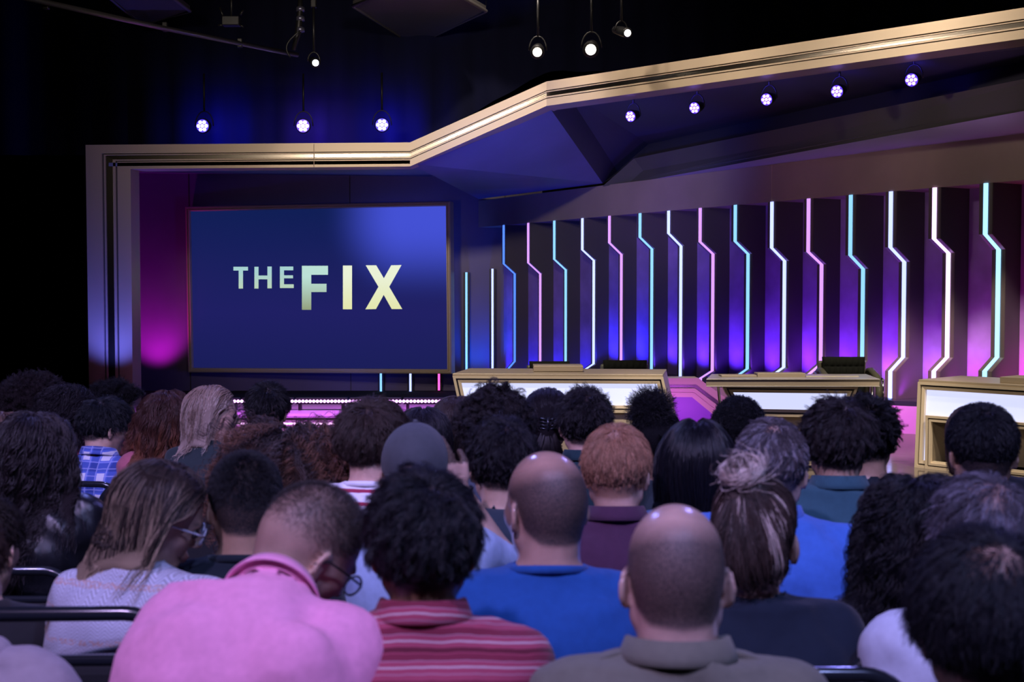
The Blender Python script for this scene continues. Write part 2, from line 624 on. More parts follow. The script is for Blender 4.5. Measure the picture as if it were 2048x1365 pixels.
order = ['first', 'second', 'third', 'fourth', 'fifth', 'sixth', 'seventh', 'eighth', 'ninth', 'tenth', 'eleventh', 'twelfth', 'thirteenth', 'fourteenth', 'fifteenth']
for i, (xt, yt, k1, k2, xm, k3, k4, cc) in enumerate(fins):
    s = s_of_px(xt)
    Yd = (L0 + dF * s).y
    um = u_for(s, xm)
    zz = lambda y: at(xt, y, Yd).z
    zbase = PZ if s > s3 else .0
    prof = [(0, ZB), (0, zz(k1)), (um, zz(k2))]
    if k3:
        prof += [(um, zz(k3)), (-.02, zz(k4)), (-.02, zbase)]
    else:
        prof += [(um, zbase)]
    root = thing('light_fin', '%s stage fin from the screen, dark panel with a kinked %s light line' % (order[i], TNAME[cc]), 'fin', fw(s, 0, zbase), 'upright fins with kinked light lines')
    T = .07 + .012 * (i / 14)
    poly = [fw(s - T, u, z) for u, z in prof]
    poly += [fw(s - T, -.408, zbase), fw(s - T, -.408, ZB)]
    MB().prism(poly, dF * 2 * T).build('fin_panel', FINP, root)
    # pale metal edges and the tube between them
    e1 = MB()
    path = [(u, z) for u, z in prof]

    def ribbon(mb, ds, w, h):
        for (ua, za), (ub, zb_) in zip(path[:-1], path[1:]):
            mb.add([fw(s + ds - w, ua + .001, za), fw(s + ds + w, ua + .001, za), fw(s + ds + w, ub + .001, zb_), fw(s + ds - w, ub + .001, zb_),
                    fw(s + ds - w, ua + h, za), fw(s + ds + w, ua + h, za), fw(s + ds + w, ub + h, zb_), fw(s + ds - w, ub + h, zb_)],
                   [(4, 5, 6, 7), (0, 1, 5, 4), (2, 3, 7, 6), (1, 2, 6, 5), (3, 0, 4, 7)])
    ribbon(e1, -T * .72, T * .24, .004)
    ribbon(e1, T * .72, T * .24, .004)
    e1.build('edge_strip', FINEDGE, root)
    e2 = MB()
    ribbon(e2, 0, .024, .012)
    e2.build('light_tube', TUBE[cc], root)

# straight tubes on the screen wall
for px, y0, y1, cc, lb in ((933, 545, 765, 'c', 'tall straight cyan light tube right beside the screen'), (985, 538, 765, 'l', 'tall straight lavender light tube before the first kinked fin'),
                           (762, 700, 785, 'c', 'short cyan light tube peeking out below the screen'), (821, 700, 783, 'l', 'short lavender light tube peeking out below the screen'),
                           (878, 700, 781, 'pk', 'short hot pink light tube below the right screen corner')):
    if cc == 'pk':
        TUBE['pk'] = em('light_tube_pink', (1, .12, .6), 1.5)
    A, B = at(px, y0, WY - .12), at(px, y1, WY - .12)
    t = thing('wall_light_tube', lb, 'light tube', B, 'straight light tubes on the screen wall')
    MB().box(((A.x + B.x) / 2 - .0, WY - .08, (A.z + B.z) / 2), (.10, .12, A.z - B.z)).build('tube_housing', BLACKMETAL, t)
    MB().box(((A.x + B.x) / 2, WY - .145, (A.z + B.z) / 2), (.034, .02, A.z - B.z)).build('light_tube', TUBE[cc], t)

# ------------------------------------------------------------------ LED battens on the step
LENS = em('batten_lens', (.85, .45, 1.0), 3.0)
LENS2 = em('batten_lens_dim', (.62, .22, 1.0), 1.8)
BY = 14.5
bx0, bx1 = at(372, 803, BY).x, at(912, 803, BY).x
nb = 5
bw = (bx1 - bx0) / nb
zc = at(600, 803, BY).z
lensmesh = None
for i in range(nb):
    cx = bx0 + bw * (i + .5)
    root = thing('led_batten', ['row of violet stage lamps on the step, leftmost batten', 'row of violet stage lamps, second batten from the left', 'row of violet stage lamps, middle batten', 'row of violet stage lamps, second batten from the desks', 'row of violet stage lamps, batten nearest the desks'][i], 'stage light', (cx, BY, STZ), 'violet battens along the step')
    MB().box((cx, BY + .05, zc), (bw - .03, .1, .07)).build('housing', BLACKMETAL, root, bevel=.005)
    for sx in (-1, 1):
        MB().box((cx + sx * bw * .4, BY + .05, (STZ + zc) / 2), (.03, .08, max(.02, zc - STZ))).build('foot', BLACKMETAL, root)
    nl = 15
    for k in range(nl):
        lx = cx - bw / 2 + bw * (k + .5) / nl
        if lensmesh is None:
            o = MB().lathe((lx, BY - .0, zc), (0, -1, 0), [(0, .0185), (.008, .0185), (.014, .012), (.016, .001)], 10).build('lens', LENS, root, True)
            o.data.transform(Matrix.Translation((-(lx - cx), 0, -(zc - STZ))))
            lensmesh = (o.data, o)
            o.location = (lx - cx, 0, zc - STZ)
        else:
            o = lensmesh[1].copy()
            link(o, root)
            o.location = (lx - cx, 0, zc - STZ)


# ------------------------------------------------------------------ apron with gold frame and purple lit panel
ap = thing('stage_apron', 'low gold framed wall with a purple lit panel sloping down between the desks', 'apron', at(1400, 865, 13.8))
AY = 13.8
ao = [at(1230, 757, AY), at(1397, 757, AY), at(1552, 869, AY)]
ai = [at(1230, 794, AY), at(1384, 795, AY), at(1474, 869, AY)]
sweep(ao, ai, [nL] * 3, 0, 1, [(0, -.3), (0, 0), (.33, 0), (.34, -.03), (.52, -.03), (.53, 0), (.72, 0), (.725, -.012), (.75, -.012), (.755, 0), (1, 0), (1, -.05)]).build('apron_frame', GOLDB, ap)
sweep(ao, ai, [nL] * 3, 0, 1, [(.345, -.031), (.345, -.026), (.515, -.026), (.515, -.031)]).build('dark_strip', DARKSTRIP, ap)
MB().prism([ai[0], ai[1], ai[2], at(1230, 869, AY)], (0, .04, 0)).build('purple_lit_panel', PURPLELIT, ap)


# ------------------------------------------------------------------ desks
PANELLIT = em('desk_light_panel', (.62, .66, 1.0), 1.05)


def framed(root, quad, n, wd, mid, glow=True, gname='light_panel'):
    """gold frame, dark strip, inner frame and glowing panel on a planar quad"""
    i1 = inset(quad, wd)
    sweep(quad, i1, [n] * 4, 0, 1, [(0, -.05), (0, .012), (.36, .012), (.37, -.012), (.58, -.012), (.59, .006), (1, .0), (1, -.05)], closed=True).build('front_frame', GOLDB, root)
    sweep(quad, i1, [n] * 4, 0, 1, [(.375, -.0125), (.375, -.008), (.575, -.008), (.575, -.0125)], closed=True).build('dark_strip', DARKSTRIP, root)
    if glow:
        MB().prism([p - n * .03 for p in i1], -n * .02).build(gname, PANELLIT, root)
    return i1


# left desk
D1 = 11.2
d1 = thing('presenter_desk', 'long gold desk with a glowing white front and two chairs behind', 'desk', at(1130, 925, D1))
q = [at(905, 752, D1), at(1326, 754, D1), at(1342, 826, D1), at(921, 826, D1)]
nb_ = Vector((0, -1, 0))
framed(d1, q, nb_, .062, 0)
BL, BR = at(944, 925, D1), at(1362, 925, D1)
for p in (BL, BR):
    p.z = SZ
MB().prism([q[3] + Vector((.03, .03, 0)), q[2] + Vector((-.03, .03, 0)), BR + Vector((-.03, .03, 0)), BL + Vector((.03, .03, 0))], (0, .03, 0)).build('lower_panel', BRONZE, d1)
bkv = Vector((.12, .75, 0))
for nm, A, B, C in (('side_panel', q[1], q[2], BR), ('side_panel', q[0], q[3], BL)):
    MB().prism([A, B, C, C + bkv, A + bkv], (-.02 if A is q[1] else .02, 0, 0)).build(nm, GOLD, d1)
MB().prism([q[0], q[1], q[1] + bkv, q[0] + bkv], (0, 0, .02)).build('desktop', GOLD, d1, bevel=.004)
hb = [at(1067, 749, 11.5), at(1166, 749, 11.5)]
hb_t = MB().box(((hb[0].x + hb[1].x) / 2, 11.62, q[0].z + .045), (hb[1].x - hb[0].x, .3, .05))
hb_t.build('raised_shelf', GOLD, d1, bevel=.004)

# middle desk
D2 = 10.7
d2 = thing('moderator_desk', 'central desk with a chrome edged overhanging top and glowing front', 'desk', at(1585, 925, D2))
T0, T1 = at(1412, 765, D2 - .15), at(1759, 768, D2 - .15)
tz = (T0.z + T1.z) / 2
top = [Vector((T0.x, T0.y, tz)), Vector((T1.x, T1.y, tz)), Vector((T1.x + .06, T1.y + .62, tz)), Vector((T0.x + .14, T0.y + .62, tz))]
MB().prism([p + Vector((0, 0, -.022)) for p in top], (0, 0, .044)).build('desktop', GOLD, d2, bevel=.003)
for dz in (-.030, .026):
    MB().prism([p + Vector((0, 0, dz)) + (Vector((0, -.012, 0)) if k < 2 else Vector()) for k, p in enumerate(top)], (0, 0, .007)).build('chrome_edge', BRUSHED, d2, bevel=.002)
for (xa, xb, ya, mm) in ((1443, 1514, 751, BRONZE), (1515, 1611, 747, GOLD), (1612, 1718, 752, BRUSHED)):
    a_, b_ = at(xa, ya, D2 + .1), at(xb, ya, D2 + .1)
    MB().box(((a_.x + b_.x) / 2, D2 + .18, (a_.z + tz + .033) / 2), (b_.x - a_.x, .16, a_.z - tz - .033)).build('raised_shelf', mm, d2, bevel=.003)
q = [at(1444, 771, D2), at(1716, 774, D2), at(1692, 836, D2), at(1473, 832, D2)]
framed(d2, q, nb_, .058, 0)
bq = [q[3] + Vector((.02, .05, 0)), q[2] + Vector((-.02, .05, 0)), Vector((q[2].x - .03, D2 + .1, SZ)), Vector((q[3].x + .03, D2 + .1, SZ))]
MB().prism(bq, (0, .4, 0)).build('pedestal', BRONZE, d2)
for z in (SZ + .02, SZ + .09):
    MB().box((at(1583, 900, D2).x, D2 + .08, z + .02), (.86, .1, .035)).build('plinth_band', GOLDB, d2, bevel=.004)
for xa, xb in ((1746, 1733), (1436, 1452)):
    A = at(xa, 775, D2 + .2)
    B = at(xb, 862, D2 + .2)
    B.z = SZ
    A.z = tz - .03
    MB().tube([A, B], .012, 8).build('chrome_leg', CHROME, d2, True)

# right desk
d3 = thing('guest_desk', 'gold desk at the edge with a glowing front around a dark niche', 'desk', at(1838, 935, 10.8))
A = at(1837, 764, 10.8)
B = at(2048, 776, 10.13)
B.z = A.z
B = A + (B - A) * 1.9
n3 = Vector(((A - B).y, -(A - B).x, 0)).normalized()
if n3.y > 0:
    n3 = -n3
C_, Dd = Vector((B.x, B.y, SZ)), at(1830, 935, 10.8)
Dd.z = SZ
i1 = framed(d3, [A, B, C_, Dd], n3, .062, 0, glow=False)
# nested niche frame
na, nb2 = at(1852, 831, 10.75), None
tdir = (B - A).normalized()
na = A + tdir * .085
na.z = at(1852, 831, 10.72).z
nbq = na + tdir * 1.3
ndq = Vector((na.x, na.y, SZ))
ncq = Vector((nbq.x, nbq.y, SZ))
nq = [p + n3 * .02 for p in (na, nbq, ncq, ndq)]
nL_, nR_ = na - n3 * .03, nbq - n3 * .03
iA, iB, iC, iD = [p - n3 * .03 for p in i1]
zt = na.z
sA = iA + (iD - iA) * ((iA.z - zt) / (iA.z - iD.z))
sB = Vector((iB.x, iB.y, zt))
MB().prism([iA, iB, sB, sA], -n3 * .02).build('light_panel', PANELLIT, d3)
MB().prism([sA, nL_, Vector((nL_.x, nL_.y, iD.z)), iD], -n3 * .02).build('light_panel', PANELLIT, d3)
MB().prism([nR_, sB, Vector((iC.x, iC.y, iD.z)), Vector((nR_.x, nR_.y, iD.z))], -n3 * .02).build('light_panel', PANELLIT, d3)
j1 = inset(nq, .05)
sweep(nq, j1, [n3] * 4, 0, 1, [(0, -.06), (0, .012), (.4, .012), (.41, -.004), (.62, -.004), (.63, .012), (1, .012), (1, -.06)], closed=True).build('niche_frame', GOLDB, d3)
sweep(nq, j1, [n3] * 4, 0, 1, [(.415, -.005), (.415, 0), (.615, 0), (.615, -.005)], closed=True).build('dark_strip', DARKSTRIP, d3)
sweep(j1, [p - n3 * .30 for p in j1], [n3] * 4, 0, 1, [(0, -.02), (1, 0), (1, .001), (0, -.019)], closed=True).build('niche_lining', GOLD, d3)
MB().prism([p - n3 * .3 for p in j1], -n3 * .02).build('niche_back', BRONZE, d3)
back3 = -n3 * .7
MB().prism([A, B, B + back3, A + back3], (0, 0, .02)).build('desktop', GOLD, d3, bevel=.004)
MB().prism([A - n3 * .06, Dd - n3 * .06, Dd + back3, A + back3], tdir * .02).build('side_panel', GOLD, d3)
xa = A + tdir * (at(1985, 760, 10.3) - A).dot(tdir)
MB().prism([xa + Vector((0, 0, .02)) - n3 * .1, xa + tdir * 1.0 + Vector((0, 0, .02)) - n3 * .1, xa + tdir * 1.0 + Vector((0, 0, .02)) - n3 * .4, xa + Vector((0, 0, .02)) - n3 * .4], (0, 0, .05)).build('raised_shelf', GOLD, d3, bevel=.004)


# ------------------------------------------------------------------ stage chairs
def tufted(w, h, d, nx, nz):
    n = 48
    V, Fs = [], []
    for side in (-1, 1):
        for j in range(n + 1):
            for i in range(n + 1):
                a, b = i / n, j / n
                x = (a - .5) * w
                z = (b - .5) * h
                e = (1 - abs(2 * a - 1) ** 6) * (1 - abs(2 * b - 1) ** 6)
                t = abs(math.sin(a * nx * math.pi)) ** .6 * abs(math.sin(b * nz * math.pi)) ** .6
                V.append((x * (1 + .03 * abs(2 * b - 1) ** 2), side * (d * .5 * e ** .4 * (.55 + .45 * t)), z))
        o = 0 if side < 0 else (n + 1) ** 2
        for j in range(n):
            for i in range(n):
                k = o + j * (n + 1) + i
                q_ = (k, k + 1, k + n + 2, k + n + 1)
                Fs.append(q_ if side < 0 else q_[::-1])
    return V, Fs


def stage_chair(px, Y, topy, w, label):
    ztop = at(px, topy, Y).z
    X = at(px, topy, Y).x
    r = thing('swivel_chair', label, 'chair', (X, Y, SZ), 'swivel chairs behind the stage desks')
    h = .34
    zc_ = ztop - h / 2
    V, Fs = tufted(w, h, .10, 7, 4)
    mb = MB()
    mb.v = [(X + x, Y + y, zc_ + z) for x, y, z in V]
    mb.f = [list(f) for f in Fs]
    mb.build('back_cushion', FABRIC, r, True)
    # leather shell behind and around
    mb = MB()
    mb.box((X, Y + .07, zc_ - .03), (w + .06, .05, h - .02))
    mb.build('backrest', LEATHER, r, bevel=.02)
    for sx in (-1, 1):
        ax = X + sx * (w / 2 + .035)
        mb = MB()
        path = [(ax, Y + .06, zc_ - .22), (ax, Y + .04, zc_ - .02), (ax, Y - .02, zc_ + .045), (ax, Y - .1, zc_ + .05), (ax, Y - .30, zc_ + .0), (ax, Y - .36, zc_ - .10), (ax, Y - .34, zc_ - .22)]
        mb.tube(path, .03, 10)
        mb.build('armrest', LEATHER, r, True)
        MB().tube([(ax + sx * .045, Y + .05, zc_ - .3), (ax + sx * .045, Y + .05, zc_ + .0), (ax + sx * .045, Y - .05, zc_ + .035), (ax + sx * .045, Y - .32, zc_ - .02), (ax + sx * .045, Y - .33, zc_ - .28)], .010, 8).build('chrome_frame', CHROME, r, True)
    MB().box((X, Y - .15, SZ + .44), (w + .05, .46, .11)).build('seat', LEATHER, r, bevel=.03)
    MB().lathe((X, Y - .12, SZ + .08), (0, 0, 1), [(0, .035), (.15, .03), (.15, .022), (.31, .022)], 14).build('gas_column', CHROME, r, True)
    mb = MB()
    for k in range(5):
        a_ = k * 2 * math.pi / 5 + .3
        mb.tube([(X, Y - .12, SZ + .10), (X + .28 * math.cos(a_), Y - .12 + .28 * math.sin(a_), SZ + .065)], [.025, .014], 8)
    mb.build('star_base', CHROME, r, True)
    for k in range(5):
        a_ = k * 2 * math.pi / 5 + .3
        cx_, cy_ = X + .28 * math.cos(a_), Y - .12 + .28 * math.sin(a_)
        MB().lathe((cx_ - .015, cy_, SZ + .028), (1, 0, 0), [(0, .02), (.004, .028), (.026, .028), (.03, .02)], 12).build('caster', BLACKMETAL, r, True)


stage_chair(1099, 12.5, 723, .38, 'tufted black swivel chair behind the long desk, nearer the screen')
stage_chair(1250, 12.5, 721, .41, 'tufted black swivel chair behind the long desk, nearer the central desk')
stage_chair(1687, 11.75, 714, .38, 'tufted black swivel chair behind the central chrome edged desk')


# ------------------------------------------------------------------ hanging lamps
def led_lamp(px, py, Y, label, colr, strength, aim, group, size=.085, hang=.45, back=0.0):
    P = at(px, py, Y)
    aim = Vector(aim).normalized()
    r = thing('led_spotlight', label, 'spotlight', P, group)
    MB().lathe(P - aim * .005, -aim, [(0, size), (.01, size * 1.06), (.03, size * 1.06), (.09, size * .9), (.16, size * .6), (.17, size * .3)], 20).build('lamp_housing', BLACKMETAL, r, True)
    mm = em('led_' + label[:12].replace(' ', '_'), colr, strength)
    u = aim.cross(Vector((0, 0, 1))).normalized()
    w = u.cross(aim)
    MB().lathe(P + aim * .0, aim, [(0, size * .92), (.002, size * .92), (.003, size * .5)], 20).build('reflector_plate', em('led_plate', (colr[0] * .35, colr[1] * .22, 1), 1.1), r)
    for k in range(7):
        c = P if k == 6 else P + (u * math.cos(k * math.pi / 3) + w * math.sin(k * math.pi / 3)) * size * .58
        MB().lathe(c + aim * .002, aim, [(0, size * .25), (.006, size * .25), (.012, size * .12)], 10).build('led_lens', mm, r, True)
    yk = []
    for k in range(9):
        a_ = math.pi * k / 8
        yk.append(P - aim * .06 + u * math.cos(a_) * size * 1.35 + Vector((0, 0, 1)) * math.sin(a_) * size * 2.1)
    MB().tube(yk, .007, 6).build('yoke', BLACKMETAL, r, True)
    t = P - aim * .06 + Vector((0, 0, size * 2.1))
    MB().tube([t, t + Vector((0, 0, hang))], .012, 8).build('hanger', BLACKMETAL, r, True)
    return P


blue = (.10, .07, 1.0)
GL = 'blue spotlights above the arch'
GR = 'spotlights hanging under the arch beam'
lampsL = [led_lamp(405, 252, 15.75, 'blue spotlight above the arch, the one farthest from the desks', (.30, .28, 1), 9, (-.15, -1, -.12), GL),
          led_lamp(606, 252, 15.75, 'violet glowing spotlight above the arch, between two bluer ones', (.46, .34, 1), 12, (.05, -1, -.1), GL),
          led_lamp(764, 250, 15.75, 'blue spotlight above the arch, nearest its rising corner', (.30, .30, 1), 12, (.1, -1, -.1), GL)]
lampsR = []
for px, py, Y, lb in ((1261, 233, 14.5, 'lamp hanging under the arch beam, lowest and nearest the screen'), (1389, 216, 13.95, 'second lamp from the screen hanging under the arch beam'),
                      (1533, 199, 13.3, 'middle lamp of five hanging under the arch beam'), (1674, 183, 12.75, 'fourth lamp from the screen hanging under the arch beam'),
                      (1823, 160, 12.2, 'lamp hanging under the arch beam, highest and farthest from the screen')):
    lampsR.append(led_lamp(px, py, Y, lb, (.34, .22, 1), 5, (-.55, -.75, -.25), GR, .066, .12))


def par_lamp(px, py, Y, label, r0, colr, strength, aim):
    P = at(px, py, Y)
    aim = Vector(aim).normalized()
    r = thing('stage_spotlight', label, 'spotlight', P, 'white spotlights on the rig')
    MB().lathe(P, -aim, [(-.06, r0 * 1.5), (-.055, r0 * 1.55), (0, r0 * 1.4), (.12, r0 * 1.4), (.3, r0 * 1.1), (.34, r0 * .7)], 18).build('lamp_housing', BLACKMETAL, r, True)
    MB().lathe(P + aim * .061, aim, [(0, r0), (.004, r0 * .98), (.02, r0 * .7), (.026, r0 * .1)], 18).build('lens', em('lens_' + str(px), colr, strength), r, True)
    u = aim.cross(Vector((0, 0, 1))).normalized()
    yk = [P - aim * .12 + u * math.cos(math.pi * k / 8) * r0 * 1.9 + Vector((0, 0, 1)) * math.sin(math.pi * k / 8) * r0 * 3 for k in range(9)]
    MB().tube(yk, .009, 6).build('yoke', BLACKMETAL, r, True)
    t = P - aim * .12 + Vector((0, 0, r0 * 3))
    MB().tube([t, t + Vector((0, 0, .5))], .014, 8).build('hanger', BLACKMETAL, r, True)
    MB().box(t + Vector((0, 0, .5)), (.06, .06, .09)).build('clamp', BLACKMETAL, r, bevel=.01)


par_lamp(630, 125, 13.5, 'small blue white spotlight at the end of the long pipe', .033, (.8, .85, 1), 8, (.25, -1, -.25))
par_lamp(1075, 103, 13.5, 'warm white spotlight over the arch corner, lowest of three', .048, (1, .88, .70), 3.2, (-.05, -1, -.3))
par_lamp(1182, 98, 13.5, 'widest and brightest white spotlight, between two others over the arch', .055, (1, .95, .85), 6, (-.1, -1, -.3))
par_lamp(1251, 65, 13.5, 'white spotlight set higher than the other two over the arch', .036, (1, .97, 1), 6, (.3, -1, -.3))

rg = thing('rigging_pipe', 'long dark lighting pipe slanting down from the upper corner', 'pipe', at(40, -6, 10.5))
MB().tube([at(30, -9, 10.5), at(320, 55, 12.2), at(595, 110, 13.8)], .024, 8).build('pipe', pm('worn_pipe', (.16, .15, .16), .35, .8), rg, True)
for px, py, Y in ((92, 8, 10.9), (330, 54, 12.3), (480, 86, 13.1)):
    MB().box(at(px, py, Y), (.05, .05, .09)).build('clamp', BLACKMETAL, rg, bevel=.008)
rg2 = thing('rigging_drop', 'vertical pipe drop with clamps above the small blue white spotlight', 'pipe', at(600, 100, 13.6))
MB().tube([at(601, -20, 13.6), at(600, 20, 13.6), at(597, 62, 13.6), at(587, 100, 13.6)], [.02, .03, .035, .02], 10).build('pipe', BLACKMETAL, rg2, True)
for py in (19, 38, 60):
    MB().lathe(at(601, py, 13.6), (0, 0, 1), [(-.02, .045), (.02, .045), (.03, .03)], 12).build('collar', pm('collar_metal%d' % py, (.2, .2, .3), .3, .8), rg2, True)
cb = []
for k in range(14):
    a_ = k / 13
    cb.append(at(600 - 22 * math.sin(a_ * 2.6) - 8 * a_, 62 + 52 * a_, 13.45))
MB().tube(cb, .009, 6).build('cable', BLACKMETAL, rg2, True)
rg3 = thing('rig_bracket', 'small dark four armed bracket hanging left of the pipe drop', 'bracket', at(462, 45, 13))
MB().box(at(463, 43, 13), (.17, .12, .09)).build('box', BLACKMETAL, rg3, bevel=.008)
for a_, b_ in (((463, 40), (463, -30)), ((447, 35), (440, 15)), ((480, 30), (487, 20)), ((447, 50), (436, 51)), ((480, 50), (487, 54))):
    MB().tube([at(*a_, 13), at(*b_, 13)], .011, 6).build('arm', BLACKMETAL, rg3, True)

PANELM = pm('acoustic_panel', (.075, .07, .072), .9, bump=.3, bscale=60)
H = 4.95
for nm, pxs, lb in (('hanging_panel', ((706, 12), (830, 92), (972, 22), (850, -50)), 'dark square acoustic panel hanging flat above the arch'),
                    ('hanging_panel', ((215, -8), (285, 50), (380, 22), (300, -40)), 'fainter dark acoustic panel hanging behind the slanting pipe')):
    pp = [at_z(x, y, H) for x, y in pxs]
    r = thing(nm, lb, 'acoustic panel', sum(pp, Vector()) / 4, 'flat acoustic panels overhead')
    MB().prism(pp, (0, 0, .06)).build('panel_board', PANELM, r)
    MB().tube([p + Vector((0, 0, .0)) for p in pp], .022, 6, closed=True).build('panel_rim', pm('panel_rim' + lb[:2], (.13, .12, .12), .6), r, True)
    for p in pp:
        MB().tube([p + Vector((0, 0, .06)), p + Vector((0, 0, 3.4))], .004, 4).build('suspension_wire', BLACKMETAL, r)

# drape behind the arch
mb = MB()
n = 260
vs, fs = [], []
for i in range(n + 1):
    x = -14 + 25 * i / n
    y = 16.9 + .05 * math.sin(i * 1.35) + .02 * math.sin(i * .37)
    zb_ = 3.42 if x < -1.5 else (3.42 + (x + 1.5) * .55 if x < .5 else 4.5)
    vs += [(x, y, zb_), (x, y, 8.4)]
for i in range(n):
    fs.append((2 * i, 2 * i + 2, 2 * i + 3, 2 * i + 1))
mb.add(vs, fs)
o = mb.build('backdrop_drape', NAVYDRAPE, None, True)
tag(o, 'dark navy pleated drape hanging behind and above the arch', 'curtain')

# ================================================================== figures
def smin(a, b, k):
    h = np.clip(.5 + .5 * (b - a) / k, 0, 1)
    return b * (1 - h) + a * h - k * h * (1 - h)


def sd_ell(P, c, r, R=None):
    X, Y, Z = P[0] - c[0], P[1] - c[1], P[2] - c[2]
    if R is not None:
        X, Y, Z = (R[0][0] * X + R[1][0] * Y + R[2][0] * Z, R[0][1] * X + R[1][1] * Y + R[2][1] * Z, R[0][2] * X + R[1][2] * Y + R[2][2] * Z)
    k0 = np.sqrt((X / r[0]) ** 2 + (Y / r[1]) ** 2 + (Z / r[2]) ** 2)
    k1 = np.sqrt((X / r[0] ** 2) ** 2 + (Y / r[1] ** 2) ** 2 + (Z / r[2] ** 2) ** 2) + 1e-9
    return k0 * (k0 - 1) / k1


def sd_cap(P, a, b, ra, rb):
    a = np.asarray(a, float)
    b = np.asarray(b, float)
    d = b - a
    X, Y, Z = P[0] - a[0], P[1] - a[1], P[2] - a[2]
    h = np.clip((X * d[0] + Y * d[1] + Z * d[2]) / (d @ d + 1e-12), 0, 1)
    return np.sqrt((X - d[0] * h) ** 2 + (Y - d[1] * h) ** 2 + (Z - d[2] * h) ** 2) - (ra + (rb - ra) * h)


class Fig:
    """list of soft-joined shapes"""

    def __init__(s):
        s.p = []

    def ell(s, c, r, R=None, k=.015, sub=False):
        c = np.asarray(c, float)
        m = max(r)
        s.p.append((lambda P, c=c, r=r, R=R: sd_ell(P, c, r, R), c - m, c + m, k, sub))

    def cap(s, a, b, ra, rb=None, k=.015, sub=False):
        rb = ra if rb is None else rb
        a = np.asarray(a, float)
        b = np.asarray(b, float)
        m = max(ra, rb)
        s.p.append((lambda P, a=a, b=b, ra=ra, rb=rb: sd_cap(P, a, b, ra, rb), np.minimum(a, b) - m, np.maximum(a, b) + m, k, sub))

    def fn(s, f, lo, hi, k=.015, sub=False):
        s.p.append((f, np.asarray(lo, float), np.asarray(hi, float), k, sub))

    def grid(s, xs, ys, zs):
        D = np.full((len(xs), len(ys), len(zs)), .5)
        for f, lo, hi, k, sub in s.p:
            mg = .05
            i0, i1 = np.searchsorted(xs, lo[0] - mg), np.searchsorted(xs, hi[0] + mg)
            j0, j1 = np.searchsorted(ys, lo[1] - mg), np.searchsorted(ys, hi[1] + mg)
            k0, k1 = np.searchsorted(zs, lo[2] - mg), np.searchsorted(zs, hi[2] + mg)
            if i1 - i0 < 1 or j1 - j0 < 1 or k1 - k0 < 1:
                continue
            P = (xs[i0:i1, None, None], ys[None, j0:j1, None], zs[None, None, k0:k1])
            d = f(P)
            S = D[i0:i1, j0:j1, k0:k1]
            D[i0:i1, j0:j1, k0:k1] = -smin(-S, d, k) if sub else smin(S, d, k)
        return D

    def ev(s, pts):
        P = (pts[:, 0], pts[:, 1], pts[:, 2])
        D = np.full(len(pts), .5)
        for f, lo, hi, k, sub in s.p:
            if sub:
                continue
            D = np.minimum(D, f(P))
        return D


def nets(D, xs, ys, zs):
    """surface nets on a rectilinear grid -> verts, quads"""
    ins = D < 0
    c = np.zeros(tuple(n - 1 for n in D.shape), np.int8)
    for a in (0, 1):
        for b in (0, 1):
            for e in (0, 1):
                c += ins[a:D.shape[0] - 1 + a, b:D.shape[1] - 1 + b, e:D.shape[2] - 1 + e]
    act = (c > 0) & (c < 8)
    I, J, K = np.nonzero(act)
    idx = -np.ones(act.shape, np.int64)
    idx[I, J, K] = np.arange(len(I))
    acc = np.zeros((len(I), 3))
    cnt = np.zeros(len(I))
    cs = [(0, 0, 0), (1, 0, 0), (0, 1, 0), (1, 1, 0), (0, 0, 1), (1, 0, 1), (0, 1, 1), (1, 1, 1)]
    for p in cs:
        for ax in range(3):
            if p[ax]:
                continue
            q = list(p)
            q[ax] = 1
            d0 = D[I + p[0], J + p[1], K + p[2]]
            d1 = D[I + q[0], J + q[1], K + q[2]]
            m = (d0 < 0) != (d1 < 0)
            t = np.where(m, d0 / np.where(m, d0 - d1, 1), 0)
            A = np.stack([xs[I + p[0]], ys[J + p[1]], zs[K + p[2]]], 1)
            B = np.stack([xs[I + q[0]], ys[J + q[1]], zs[K + q[2]]], 1)
            acc += np.where(m[:, None], A + (B - A) * t[:, None], 0)
            cnt += m
    V = acc / np.maximum(cnt, 1)[:, None]
    quads = []
    for ax in range(3):
        o1, o2 = [(1, 2), (2, 0), (0, 1)][ax]
        sl0 = [slice(None)] * 3
        sl1 = [slice(None)] * 3
        sl0[ax] = slice(0, -1)
        sl1[ax] = slice(1, None)
        a, b = ins[tuple(sl0)], ins[tuple(sl1)]
        m = a != b
        # interior only
        g = [slice(None)] * 3
        G = np.array(np.nonzero(m)).T
        ok = (G[:, o1] > 0) & (G[:, o2] > 0) & (G[:, o1] < act.shape[o1]) & (G[:, o2] < act.shape[o2])
        G = G[ok]
        s = a[G[:, 0], G[:, 1], G[:, 2]]

        def cell(d1, d2):
            H = G.copy()
            H[:, o1] -= d1
            H[:, o2] -= d2
            return idx[H[:, 0], H[:, 1], H[:, 2]]
        q = np.stack([cell(1, 1), cell(0, 1), cell(0, 0), cell(1, 0)], 1)
        q[~s] = q[~s][:, ::-1]
        quads.append(q)
    Q = np.concatenate(quads)
    Q = Q[(Q >= 0).all(1)]
    return V, Q


def axis(lo, hi, flo, fhi, fine, coarse):
    a = []
    x = lo
    while x < hi:
        a.append(x)
        d = 0 if flo <= x <= fhi else min(abs(x - flo), abs(x - fhi))
        x += min(coarse, fine + d * .35)
    a.append(hi)
    return np.array(a)


def rotm(yaw, pitch, roll):
    """yaw: to the figure's left is positive; pitch: nod down positive; roll: tilt to the right shoulder positive (degrees)"""
    return np.array(Matrix.Rotation(math.radians(yaw), 3, 'Z') @ Matrix.Rotation(math.radians(-pitch), 3, 'X') @ Matrix.Rotation(math.radians(roll), 3, 'Y'))


SKC, SKR = np.array((0, -.008, .03)), np.array((.077, .100, .090))


